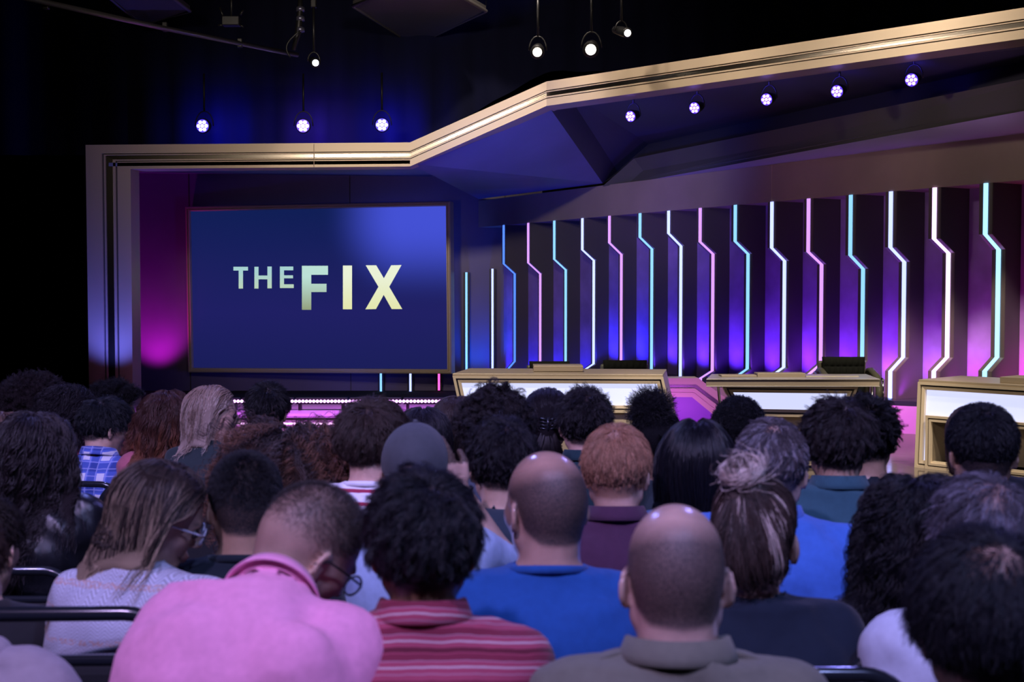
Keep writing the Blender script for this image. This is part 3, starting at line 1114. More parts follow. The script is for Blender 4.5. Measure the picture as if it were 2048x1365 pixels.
def head_shapes(fg, H, R, fem=False, fine=True):
    def T(p):
        return R @ np.asarray(p, float) + H
    e = lambda c, r, k=.02, Q=None, sub=False: fg.ell(T(c), r, R if Q is None else R @ Q, k, sub)
    e((0, -.010, .030), (.0745, .0965, .088))
    e((0, -.045, .0), (.060, .052, .055), .03)
    e((0, .02, -.03), (.062, .068, .082), .03)
    j = .92 if fem else 1.0
    e((0, .062, -.090), (.024 * j, .022, .019), .02)
    for s in (-1, 1):
        fg.cap(T((s * .052 * j, -.002, -.055)), T((s * .018, .058, -.092)), .019, .016, k=.02)
        e((s * .038, .050, -.018), (.026, .028, .026), .02)
    fg.cap(T((-.03, .083, .017)), T((.03, .083, .017)), .010, k=.015)
    for s in (-1, 1):
        e((s * .032, .101, -.001), (.017, .016, .012), .012, sub=True)
    fg.cap(T((0, .088, .008)), T((0, .107, -.026)), .0065, .0105, k=.010)
    for s in (-1, 1):
        e((s * .0105, .099, -.031), (.0085, .010, .0075), .006)
    e((0, .0865, -.0585), (.023, .0125, .0065), .005)
    e((0, .0845, -.0700), (.020, .0125, .0075), .004)
    for s in (-1, 1):
        A = np.array(Matrix.Rotation(s * .50, 3, 'Z') @ Matrix.Rotation(-.18, 3, 'X'))
        e((s * .081, -.014, -.010), (.0065, .0185, .0305), .005, A)
        e((s * .079, -.010, -.034), (.006, .010, .011), .006, A)
        e((s * .0895, -.0105, -.006), (.0065, .0095, .0175), .004, A, True)


def body_prims(fg, o, cloth=0.0, sleeves=0, arms=True):
    """trunk and arms; cloth: thickness added; sleeves 0 none 1 short 2 long"""
    T, a, sw = o['T'], o['lean'], o['sw']
    c = cloth
    hip = o['hip']
    Rl = o['Rl']
    fr = np.array([-.12, 0, .25, .5, .75, .88, .965, 1.03]) * T
    W = np.array([.165, .17, .155, .158, .180, .182, .150, .08]) * sw / .16 * o.get('girth', 1)
    Dp = np.array([.125, .13, .118, .12, .125, .115, .08, .05]) * o.get('girth', 1)
    Cy = np.array([0, 0, .005, .0, -.012, -.018, -.02, -.02])
    ff = np.linspace(fr[0], fr[-1], 60)
    from_sm = lambda A: np.convolve(np.pad(np.interp(ff, fr, A), 4, 'edge'), np.ones(9) / 9, 'valid')
    Ws, Ds, Cs = from_sm(W), from_sm(Dp), from_sm(Cy)

    def f(P):
        X, Y, Z = P[0] - hip[0], P[1] - hip[1], P[2] - hip[2]
        y = Rl[1][1] * Y + Rl[2][1] * Z
        z = Rl[1][2] * Y + Rl[2][2] * Z
        zz = np.clip(z, ff[0], ff[-1])
        w = np.interp(zz.ravel(), ff, Ws).reshape(zz.shape) + c
        d = np.interp(zz.ravel(), ff, Ds).reshape(zz.shape) + c
        cy = np.interp(zz.ravel(), ff, Cs).reshape(zz.shape)
        q = (np.abs(X / w) ** 2.5 + np.abs((y - cy) / d) ** 2.5) ** .4
        side = (q - 1) * np.minimum(w, d)
        cap = np.maximum(z - ff[-1] - c, ff[0] - c - z)
        return np.maximum(side, cap)
    L = lambda p: Rl @ np.asarray(p, float) + hip
    top = L((0, 0, T * 1.05))
    lo = np.minimum(hip, top) - .22
    hi = np.maximum(hip, top) + .22
    fg.fn(f, lo, hi, .03)
    NB = L((0, -.015, T))
    for s in (-1, 1):
        sh = L((s * sw, -.012, T - .045))
        fg.cap(L((s * .028, -.022, T + .000)), L((s * (sw - .012), -.015, T - .040)), .036 + c, .048 + c, k=.03)
        fg.ell(L((s * .085, -.07, T - .14)), (.085 + c, .055 + c, .115 + c), None, .03)
        key = 'armR' if s > 0 else 'armL'
        el, wr = o.get(key) or ((s * (sw + .045), hip[1] + .03 + .5 * (sh[1] - hip[1]), hip[2] + .20), (s * .10, hip[1] + .27, hip[2] + .14))
        el, wr = np.array(el, float), np.array(wr, float)
        if sleeves == 1:
            m = sh + (el - sh) * .75
            fg.cap(sh, m, .057 + c, .056 + c, k=.03)
        else:
            fg.cap(sh, el, .057 + c, .044 + c, k=.03)
        if sleeves == 2:
            fg.cap(el, el + (wr - el) * .93, .044 + c, .032 + c, k=.02)
        if arms:
            fg.cap(el, wr, .040, .026, k=.02)
            hand(fg, el, wr, s, o.get('hand', 0) if o.get(key) else 0)


def hand(fg, el, wr, s, raised):
    d = (wr - el) / np.linalg.norm(wr - el)
    lat = np.cross(d, (0, 0, 1.0)) if not raised else np.array((.9, .3, 0)) * s
    lat = lat - d * (lat @ d)
    lat /= np.linalg.norm(lat)
    nrm_ = np.cross(lat, d)
    if not raised and nrm_[2] > 0:
        nrm_ = -nrm_
    if raised:
        nrm_ = nrm_ if nrm_[1] > 0 else -nrm_
    pc = wr + d * .045
    M = np.stack([lat, d, nrm_], 1)
    fg.ell(pc, (.040, .050, .017), M, .012)
    lens = [.062, .074, .070, .056]
    for i, L in enumerate(lens):
        b0 = wr + d * .085 + lat * (-.029 + .0195 * i)
        fan = lat * (-.10 + .067 * i)
        p = b0
        cur = .25 if raised else .35
        ang = .1 + .05 * i
        for q in range(3):
            dd = d * math.cos(ang) + nrm_ * math.sin(ang) + fan
            n = p + dd * L * (.45, .32, .24)[q]
            fg.cap(p, n, .0088 - .0006 * q, .0082 - .0006 * q, k=.004)
            p = n
            ang += cur
    t = wr + d * .022 + lat * (.030 if raised else -.030)
    sg = 1 if raised else -1
    t1 = t + (lat * sg * .6 + d * .8) * .038 + nrm_ * .012
    t2 = t1 + (lat * sg * .15 + d * .9) * .030 + nrm_ * .010
    fg.cap(t, t1, .013, .011, k=.01)
    fg.cap(t1, t2, .0108, .009, k=.004)


def mk_body(o, root):
    fg = Fig()
    H, R = o['H'], o['R']
    fem = o.get('fem')
    body_prims(fg, o, 0.0, 0)
    NB = o['Rl'] @ np.array((0, -.02, o['T'])) + o['hip']
    nr = .046 if fem else .055 * o.get('neck', 1)
    fg.cap(NB - (0, .0, .04), H + R @ np.array((0, -.026, -.045)), nr * 1.08, nr * .98, k=.03)
    head_shapes(fg, H, R, fem)
    fine = o['res']
    rx = .12 if not o.get('hand') else .24
    xs = axis(-.36, .36, H[0] - rx, H[0] + rx, fine, .016)
    ylo = min(-.3, H[1] - .16)
    yhi = max(o['hip'][1] + .48, H[1] + .18)
    ys = axis(ylo, yhi, H[1] - .12, H[1] + .135, fine, .016)
    zs = axis(.36, H[2] + .15, H[2] - .15, H[2] + .14, fine, .016)
    V, Q = nets(fg.grid(xs, ys, zs), xs, ys, zs)
    ob = mesh_np('body', V, Q, [o['skinmat']], root)
    # scalp / brow / lip masks
    h = (V - H) @ R
    m = scalp_mask(h, o)
    if o.get('beard'):
        bb = ((h[:, 1] > -.0) & (h[:, 2] < -.028) & (h[:, 2] > -.13) & ~((abs(h[:, 0]) < .02) & (h[:, 2] > -.075) & (h[:, 2] < -.052)))
        m = np.maximum(m, bb * o['beard'])
    br = np.exp(-((np.abs(h[:, 0]) - .031) / .016) ** 4 - ((h[:, 2] - .021) / .005) ** 2) * (h[:, 1] > .06)
    m = np.maximum(m, br * .8)
    lp = np.exp(-(h[:, 0] / .021) ** 4 - ((h[:, 2] + .064) / .011) ** 4) * (h[:, 1] > .085)
    far = np.linalg.norm(h, axis=1) > .2
    m[far] = 0
    for nm, dat in (('hairmask', m), ('lipmask', lp)):
        at_ = ob.data.attributes.new(nm, 'FLOAT', 'POINT')
        at_.data.foreach_set('value', dat.astype(np.float32))
    return ob


def hairline(phi):
    return np.interp(phi, [0, .5, .85, 1.15, 1.45, 1.75, 2.0, 2.5, 3.15], [.078, .074, .058, .030, .022, .016, -.035, -.062, -.068])


def scalp_mask(h, o):
    phi = np.abs(np.arctan2(h[:, 0], h[:, 1]))
    e = h[:, 2] - hairline(phi)
    m = np.clip(e / .010 + .5, 0, 1)
    ear = (np.abs(h[:, 0]) > .079) & (h[:, 2] < .03)
    m[ear] = 0
    m = m * (h[:, 2] > -.085)
    b = o.get('bald')
    if b:
        m = m * (1 - bald(h, b))
    if o.get('fade'):
        m = m * np.clip((h[:, 2] + .05) / .12, o['fade'], 1)
    return m * o.get('maskv', 1.0)


def bald(h, b):
    """1 where the scalp is bare"""
    kind, amt = b
    if kind == 'top':      # horseshoe: bare top
        z = h[:, 2] + .30 * (h[:, 1]) - amt
        return np.clip(z / .045 + .5, 0, 1)
    if kind == 'crown':    # thinning spot at the crown
        c = np.array((0.0, -.062, .095))
        d = np.linalg.norm(h - c, axis=1)
        return np.clip(1.15 - d / amt, 0, .7)
    if kind == 'temple':
        z = h[:, 1] - amt + 0 * h[:, 2]
        return np.clip(z / .03 + .5, 0, 1) * (h[:, 2] > .05)
    return np.zeros(len(h))


def skin_mat(name, color, hair, maskmax=1.0, oil=.38):
    m, nt, p = nmat(name)
    N, L = nt.nodes.new, nt.links.new
    a = N('ShaderNodeAttribute')
    a.attribute_name = 'hairmask'
    b = N('ShaderNodeAttribute')
    b.attribute_name = 'lipmask'
    tc = N('ShaderNodeTexCoord')
    n = N('ShaderNodeTexNoise')
    n.inputs['Scale'].default_value = 22
    n.inputs['Detail'].default_value = 5
    L(tc.outputs['Object'], n.inputs['Vector'])
    mr = N('ShaderNodeMapRange')
    mr.inputs['From Min'].default_value = .3
    mr.inputs['From Max'].default_value = .7
    mr.inputs['To Min'].default_value = .86
    mr.inputs['To Max'].default_value = 1.12
    L(n.outputs['Fac'], mr.inputs['Value'])
    sc_ = N('ShaderNodeVectorMath')
    sc_.operation = 'SCALE'
    sc_.inputs[0].default_value = color
    L(mr.outputs['Result'], sc_.inputs['Scale'])
    m1 = N('ShaderNodeMix')
    m1.data_type = 'RGBA'
    L(b.outputs['Fac'], m1.inputs['Factor'])
    L(sc_.outputs[0], m1.inputs['A'])
    m1.inputs['B'].default_value = (color[0] * .8, color[1] * .42, color[2] * .42, 1)
    # stubble breaks up
    n2 = N('ShaderNodeTexNoise')
    n2.inputs['Scale'].default_value = 420
    L(tc.outputs['Object'], n2.inputs['Vector'])
    mr2 = N('ShaderNodeMapRange')
    mr2.inputs['From Min'].default_value = .3
    mr2.inputs['From Max'].default_value = .7
    mr2.inputs['To Min'].default_value = .75
    mr2.inputs['To Max'].default_value = 1.1
    L(n2.outputs['Fac'], mr2.inputs['Value'])
    mu = N('ShaderNodeMath')
    mu.operation = 'MULTIPLY'
    mu.use_clamp = True
    L(a.outputs['Fac'], mu.inputs[0])
    L(mr2.outputs['Result'], mu.inputs[1])
    m2 = N('ShaderNodeMix')
    m2.data_type = 'RGBA'
    L(mu.outputs[0], m2.inputs['Factor'])
    L(m1.outputs['Result'], m2.inputs['A'])
    m2.inputs['B'].default_value = (*hair, 1)
    L(m2.outputs['Result'], p.inputs['Base Color'])
    p.inputs['Subsurface Weight'].default_value = .12
    p.inputs['Subsurface Radius'].default_value = (.4, .15, .08)
    p.inputs['Subsurface Scale'].default_value = .015
    rr = N('ShaderNodeMapRange')
    rr.inputs['To Min'].default_value = oil
    rr.inputs['To Max'].default_value = .65
    L(a.outputs['Fac'], rr.inputs['Value'])
    L(rr.outputs['Result'], p.inputs['Roughness'])
    bp = N('ShaderNodeBump')
    bp.inputs['Strength'].default_value = .12
    bp.inputs['Distance'].default_value = .003
    n3 = N('ShaderNodeTexNoise')
    n3.inputs['Scale'].default_value = 160
    L(tc.outputs['Object'], n3.inputs['Vector'])
    L(n3.outputs['Fac'], bp.inputs['Height'])
    L(bp.outputs['Normal'], p.inputs['Normal'])
    return m


def hair_mat(name, color, rough=.42, var=.25, alt=None, altamt=0.0):
    """strand and cap material; alt: streak colour mixed by a per-strand value"""
    m, nt, p = nmat(name)
    N, L = nt.nodes.new, nt.links.new
    a = N('ShaderNodeAttribute')
    a.attribute_name = 'tone'
    mr = N('ShaderNodeMapRange')
    mr.inputs['To Min'].default_value = 1 - var
    mr.inputs['To Max'].default_value = 1 + var * 1.6
    L(a.outputs['Fac'], mr.inputs['Value'])
    sc_ = N('ShaderNodeVectorMath')
    sc_.operation = 'SCALE'
    sc_.inputs[0].default_value = color
    L(mr.outputs['Result'], sc_.inputs['Scale'])
    out = sc_.outputs[0]
    if alt:
        b = N('ShaderNodeAttribute')
        b.attribute_name = 'streak'
        mx = N('ShaderNodeMix')
        mx.data_type = 'RGBA'
        L(b.outputs['Fac'], mx.inputs['Factor'])
        L(out, mx.inputs['A'])
        mx.inputs['B'].default_value = (*alt, 1)
        out = mx.outputs['Result']
    L(out, p.inputs['Base Color'])
    p.inputs['Roughness'].default_value = rough
    p.inputs['Specular IOR Level'].default_value = .36
    p.inputs['Anisotropic'].default_value = .0
    return m


def curves_obj(name, P, rad, mat, parent, tone, streak):
    n, k, _ = P.shape
    hc = bpy.data.hair_curves.new(name)
    hc.add_curves([k] * n)
    hc.attributes['position'].data.foreach_set('vector', P.astype(np.float32).ravel())
    r = hc.attributes.get('radius') or hc.attributes.new('radius', 'FLOAT', 'POINT')
    taper = np.linspace(1, .45, k)[None, :] * rad
    r.data.foreach_set('value', np.broadcast_to(taper, (n, k)).astype(np.float32).ravel())
    t = hc.attributes.new('tone', 'FLOAT', 'CURVE')
    t.data.foreach_set('value', tone.astype(np.float32))
    if streak is not None:
        t = hc.attributes.new('streak', 'FLOAT', 'POINT')
        t.data.foreach_set('value', streak.astype(np.float32).ravel())
    hc.materials.append(mat)
    ob = bpy.data.objects.new(name, hc)
    link(ob, parent)
    return ob


def blur3(A, it=1):
    for _ in range(it):
        for ax in range(3):
            A = (np.roll(A, 1, ax) + 2 * A + np.roll(A, -1, ax)) / 4
    return A


def mk_hair(o, root, shirtfg):
    h = o['hair']
    rng = np.random.default_rng(o['seed'])
    H, R = o['H'], o['R']
    n = h.get('n', 3000)
    L0_, L1_ = h['L']
    K = h.get('k', 8 if L1_ < .12 else 16)
    # roots on the skull
    m = n * 5
    d = rng.normal(size=(m, 3))
    d /= np.linalg.norm(d, axis=1)[:, None]
    p = SKC + d * (SKR - .004)
    # drop into nape
    mask = scalp_mask(p, dict(o, maskv=1.0))
    keep = (rng.random(m) < mask) & (p[:, 2] < h.get('maxz', 1)) & (p[:, 2] > h.get('minz', -1))
    if h.get('style') == 'bun' or h.get('style') == 'puff':
        pass
    p, d = p[keep][:n], d[keep][:n]
    n = len(p)
    nb_loc = (p - SKC) / SKR ** 2
    nb_loc /= np.linalg.norm(nb_loc, axis=1)[:, None]
    whorl = np.array(h.get('whorl', (.015, -.055, .105)))
    tgt = h.get('target')
    lift_ = h.get('lift', .5)
    G = max(12, n // h.get('per', 18))
    gid = rng.choice(n, G, replace=False)
    dist = ((p[:, None, :] - p[gid][None]) ** 2).sum(2)
    near = dist.argmin(1)
    # per clump randomness
    cr = rng.normal(size=(G, 3)) * h.get('messy', .25)
    crs = cr[near]
    if h.get('indiv'):
        crs = rng.normal(size=(n, 3)) * h.get('messy', .25)
    crs = crs + rng.normal(size=(n, 3)) * h.get('stray', .06)
    Lr = rng.uniform(L0_, L1_, G)[near] * rng.uniform(.88, 1.08, n)
    layer = h.get('base', .003 if L1_ < .12 else .007) + rng.random(n) ** .6 * h.get('thick', .012)
    if L1_ < .12 and lift_ < 1.9 and not tgt is not None:
        fac = np.clip((p[:, 2] + .055) / .10, h.get('side', .30), 1)
        Lr = Lr * (.35 + .65 * fac)
        layer = layer * fac
    pos = p.copy()
    pts = [pos.copy()]
    grav = R.T @ np.array((0, 0, -1.0))
    lift = h.get('lift', .5)
    dirn = None
    prim = shirtfg if L1_ > .16 else None
    for s in range(K - 1):
        f = s / (K - 1)
        rel = (pos - SKC) / SKR
        rn = rel / SKR
        rn /= np.linalg.norm(rn, axis=1)[:, None] + 1e-9
        if tgt is not None:
            c = np.array(tgt) - pos
        else:
            c = pos - whorl
            if h.get('part') is not None:
                sg = np.where(pos[:, 0] > h['part'], 1.0, -1.0)
                wpart = np.clip((pos[:, 1] + .035) / .06, 0, 1)[:, None]
                cb = pos - np.array((h['part'], -.02, .125))
                cb = cb / (np.linalg.norm(cb, axis=1)[:, None] + 1e-9)
                c = cb * (1 - wpart) + wpart * np.stack([sg * .42, -.55 - 3 * np.clip(pos[:, 1], 0, 1), 0 * sg - .1], 1)
            if h.get('fwd'):
                c = c + np.array((0, h['fwd'], 0))
        c = c / (np.linalg.norm(c, axis=1)[:, None] + 1e-9)
        c = c - rn * (c * rn).sum(1)[:, None] * (max(0, 1 - 1.5 * f) if tgt is not None else 1)
        c = c / (np.linalg.norm(c, axis=1)[:, None] + .05)
        g = h.get('grav', .5) * (f ** .7 if L1_ < .12 else min(1, .25 + 2.2 * f))
        t = c * h.get('comb', 1) * (1 - f * h.get('combfade', .5)) + rn * lift * (1 - f) + grav * g + crs * (.4 + f)
        if dirn is not None:
            t = t / (np.linalg.norm(t, axis=1)[:, None] + 1e-9) * .55 + dirn * .75
        dirn = t / (np.linalg.norm(t, axis=1)[:, None] + 1e-9)
        pos = pos + dirn * (Lr / (K - 1))[:, None]
        # keep outside the skull, face and neck
        for C_, R_, ad in ((SKC, SKR, layer * (min(1, .35 + f * 1.5))), (np.array((0, .018, -.03)), np.array((.070, .078, .092)), .002 + layer * .5)):
            q = (pos - C_) / (R_ + (ad[:, None]))
            k0 = np.linalg.norm(q, axis=1)
            bad = k0 < 1
            if C_ is not SKC and L1_ < .1:
                continue
            pos[bad] = C_ + (pos[bad] - C_) / k0[bad][:, None]
        if L1_ > .12:
            # neck: vertical capsule behind the jaw
            lo = pos[:, 2] < -.05
            ax = pos[:, :2] - np.array((0, -.028))
            r_ = np.linalg.norm(ax, axis=1)
            rad = .060 + layer
            bad = lo & (r_ < rad)
            pos[bad, :2] = np.array((0, -.028)) + ax[bad] / (r_[bad][:, None] + 1e-6) * rad[bad][:, None]
            # keep the face clear
            ylim = .018 + np.clip(pos[:, 2] - .015, 0, 1) * 1.2
            fc = (pos[:, 1] > ylim) & (pos[:, 2] < .075) & (pos[:, 2] > -.22)
            pos[fc, 1] = ylim[fc]
        if prim is not None:
            W = pos @ R.T + H
            dd = prim.ev(W) - .004 - layer * .35
            bad = dd < 0
            if bad.any():
                e = .004
                Wb = W[bad]
                g_ = np.stack([prim.ev(Wb + np.array(v) * e) - prim.ev(Wb - np.array(v) * e) for v in ((1, 0, 0), (0, 1, 0), (0, 0, 1))], 1)
                g_ /= np.linalg.norm(g_, axis=1)[:, None] + 1e-9
                W[bad] = Wb - g_ * dd[bad][:, None]
                pos = (W - H) @ R
        pts.append(pos.copy())
    P = np.stack(pts, 1)  # n,K,3
    f = np.linspace(0, 1, K)[None, :, None]
    # clumping
    cl = h.get('clump', .3)
    root_off = (p - p[gid][near])[:, None, :]
    P = P * (1 - cl * f) + (P[gid][near] + root_off * h.get('keep', .5) * (1 - f * .3)) * cl * f
    # curls and waves
    amp, fr = h.get('curl', 0), h.get('freq', 20)
    if amp:
        T = np.gradient(P, axis=1)
        T /= np.linalg.norm(T, axis=2)[:, :, None] + 1e-9
        U = np.cross(T, np.array((.3, .2, 1.0)))
        U /= np.linalg.norm(U, axis=2)[:, :, None] + 1e-9
        Wv = np.cross(T, U)
        ph = (rng.random(G) * 6.28)[near][:, None] + rng.normal(size=(n, 1)) * h.get('phn', .4)
        frq = fr * (1 + .25 * rng.normal(size=G))[near][:, None]
        s = (Lr[:, None] * np.linspace(0, 1, K)[None]) * frq * 6.283 + ph
        am = amp * (1 + .3 * rng.normal(size=G))[near][:, None] * np.clip(np.linspace(0, 1, K)[None] * 4, 0, 1)
        P = P + U * (np.cos(s) * am)[:, :, None] + Wv * (np.sin(s) * am)[:, :, None]
    P = P + rng.normal(size=P.shape) * h.get('fuzz', .0006) * (f > 0)
    tone = rng.random(n) if h.get('indiv') else np.clip(rng.random(G)[near] * .5 + rng.random(n) * .5, 0, 1)
    streak = None
    if h.get('alt'):
        gs = (rng.random(G) < h.get('altp', .4)).astype(float)[near]
        ramp = np.clip((np.linspace(0, 1, K)[None] - h.get('alt0', .0)) / .35, 0, 1)
        streak = np.clip(gs[:, None] * ramp * rng.uniform(.5, 1, n)[:, None] + h.get('altend', 0) * np.clip((np.linspace(0, 1, K)[None] - .5) * 2.2, 0, 1), 0, 1)
    if h.get('style') in ('bun', 'puff', 'tail'):
        P, tone, streak = extra_hair(h, P, tone, streak, rng, K, R, H)
    Wp = P @ R.T + H
    mat = o['hairmat']
    # solid mass under the strands
    cap = None
    if h.get('cap', True):
        cell = .0065 if L1_ < .1 else .0085
        A = Wp[:, :, :].reshape(-1, 3)
        A = np.concatenate([A] + [Wp[:, 1:] * t + Wp[:, :-1] * (1 - t) for t in (.33, .66)][0:0] or [A])
        mids = [(Wp[:, 1:] * t + Wp[:, :-1] * (1 - t)).reshape(-1, 3) for t in (.25, .5, .75)]
        A = np.concatenate([A] + mids)
        lo = A.min(0) - cell * 5
        hi = A.max(0) + cell * 5
        nn = np.ceil((hi - lo) / cell).astype(int)
        ix = ((A - lo) / cell).astype(int)
        Dn = np.zeros(nn)
        np.add.at(Dn, (ix[:, 0], ix[:, 1], ix[:, 2]), 1.0)
        # only the part near the roots counts fully
        Dn = blur3(Dn, 3)
        thr = h.get('thr', 1.1) * np.percentile(Dn[Dn > .3], 60)
        ax_ = [lo[i] + (np.arange(nn[i]) + .5) * cell for i in range(3)]
        V, Q = nets(thr - Dn, *ax_)
        if len(Q):
            me = bpy.data.meshes.new('t')
            me.from_pydata(V.tolist(), [], Q.tolist())
            nn_ = np.zeros(len(V) * 3)
            me.vertex_normals.foreach_get('vector', nn_)
            bpy.data.meshes.remove(me)
            V = V - nn_.reshape(-1, 3) * h.get('shrink', .009 if L1_ < .1 else .013)
            cap = mesh_np('hair', V, Q, [o['capmat']], root)
            cv = cap.data
            t_ = cv.attributes.new('tone', 'FLOAT', 'POINT')
            t_.data.foreach_set('value', np.full(len(V), .12, np.float32))
            if streak is not None:
                # local average of the strand colour
                SP = Wp.reshape(-1, 3)
                SV = streak.ravel()
                jx = ((SP - lo) / cell).astype(int)
                Sg = np.zeros(nn)
                Sc = np.zeros(nn)
                np.add.at(Sg, (jx[:, 0], jx[:, 1], jx[:, 2]), SV)
                np.add.at(Sc, (jx[:, 0], jx[:, 1], jx[:, 2]), 1.0)
                Sg = blur3(Sg, 5) / (blur3(Sc, 5) + 1e-3)
                vx = np.clip(((V - lo) / cell).astype(int), 0, nn - 1)
                out = Sg[vx[:, 0], vx[:, 1], vx[:, 2]]
                t_ = cv.attributes.new('streak', 'FLOAT', 'POINT')
                t_.data.foreach_set('value', (out * .8).astype(np.float32))
    curves_obj('hair_strands' if cap else 'hair', Wp, h.get('rad', .0006), mat, cap or root, tone, streak)


def extra_hair(h, P, tone, streak, rng, K, R, H):
    st = h['style']
    c = np.array(h['target'])
    m = h.get('m', 1500)
    f = np.linspace(0, 1, K)[None, :]
    if st == 'bun':
        r0 = h.get('br', .034)
        out = np.array(h.get('axis', (0, -.6, .8)))
        out = out / np.linalg.norm(out)
        u = np.cross(out, (1, 0, 0))
        u /= np.linalg.norm(u)
        w = np.cross(out, u)
        a0 = rng.random((m, 1)) * 6.28
        rad = r0 * (.45 + .55 * rng.random((m, 1)) ** .5)
        th = rng.random((m, 1)) * 6.28
        tr = r0 * .55 * rng.random((m, 1)) ** .5
        a = a0 + f * 2.4
        rr = r0 * .62 + tr * np.cos(th + f * 1.5)
        hh = tr * np.sin(th + f * 1.5) + r0 * .45
        Q = c + u * (rr * np.cos(a))[..., None] + w * (rr * np.sin(a))[..., None] + out * hh[..., None]
        nf = rng.random(m) < .10
        Q[nf] += (rng.normal(size=(nf.sum(), 1, 3)) * .02) * f[..., None] ** 1.5
    elif st == 'puff':
        d = rng.normal(size=(m, 3))
        d /= np.linalg.norm(d, axis=1)[:, None]
        L = h.get('br', .07) * rng.uniform(.5, 1.08, (m, 1))
        Q = c + d[:, None, :] * (L * f)[..., None]
        ph = rng.random((m, 1)) * 6.28
        Q += np.stack([np.cos(f * 28 + ph), np.sin(f * 28 + ph), np.cos(f * 23 + ph * 2)], 2) * .0035
    else:  # hanging tail
        L = rng.uniform(*h.get('tl', (.16, .24)), (m, 1))
        gv = R.T @ np.array((0, 0, -1.0))
        a0 = rng.random(m) * 6.28
        rr = np.sqrt(rng.random(m)) * h.get('tw', .03)
        side = np.stack([np.cos(a0) * rr, np.sin(a0) * rr * .5, 0 * a0], 1)
        Q = c + np.array((0, -.012, 0)) + side[:, None, :] * (.35 + 1.0 * np.clip(f * 2, 0, 1))[..., None] + gv * (L * f)[..., None] + np.array((0, -.02, 0)) * np.sin(f * 3.14)[..., None]
    P = np.concatenate([P, Q])
    tone = np.concatenate([tone, rng.random(m)])
    if streak is not None:
        streak = np.concatenate([streak, np.full((m, K), h.get('bunstreak', .8)) * (.55 + .45 * rng.random((m, 1)))])
    return P, tone, streak


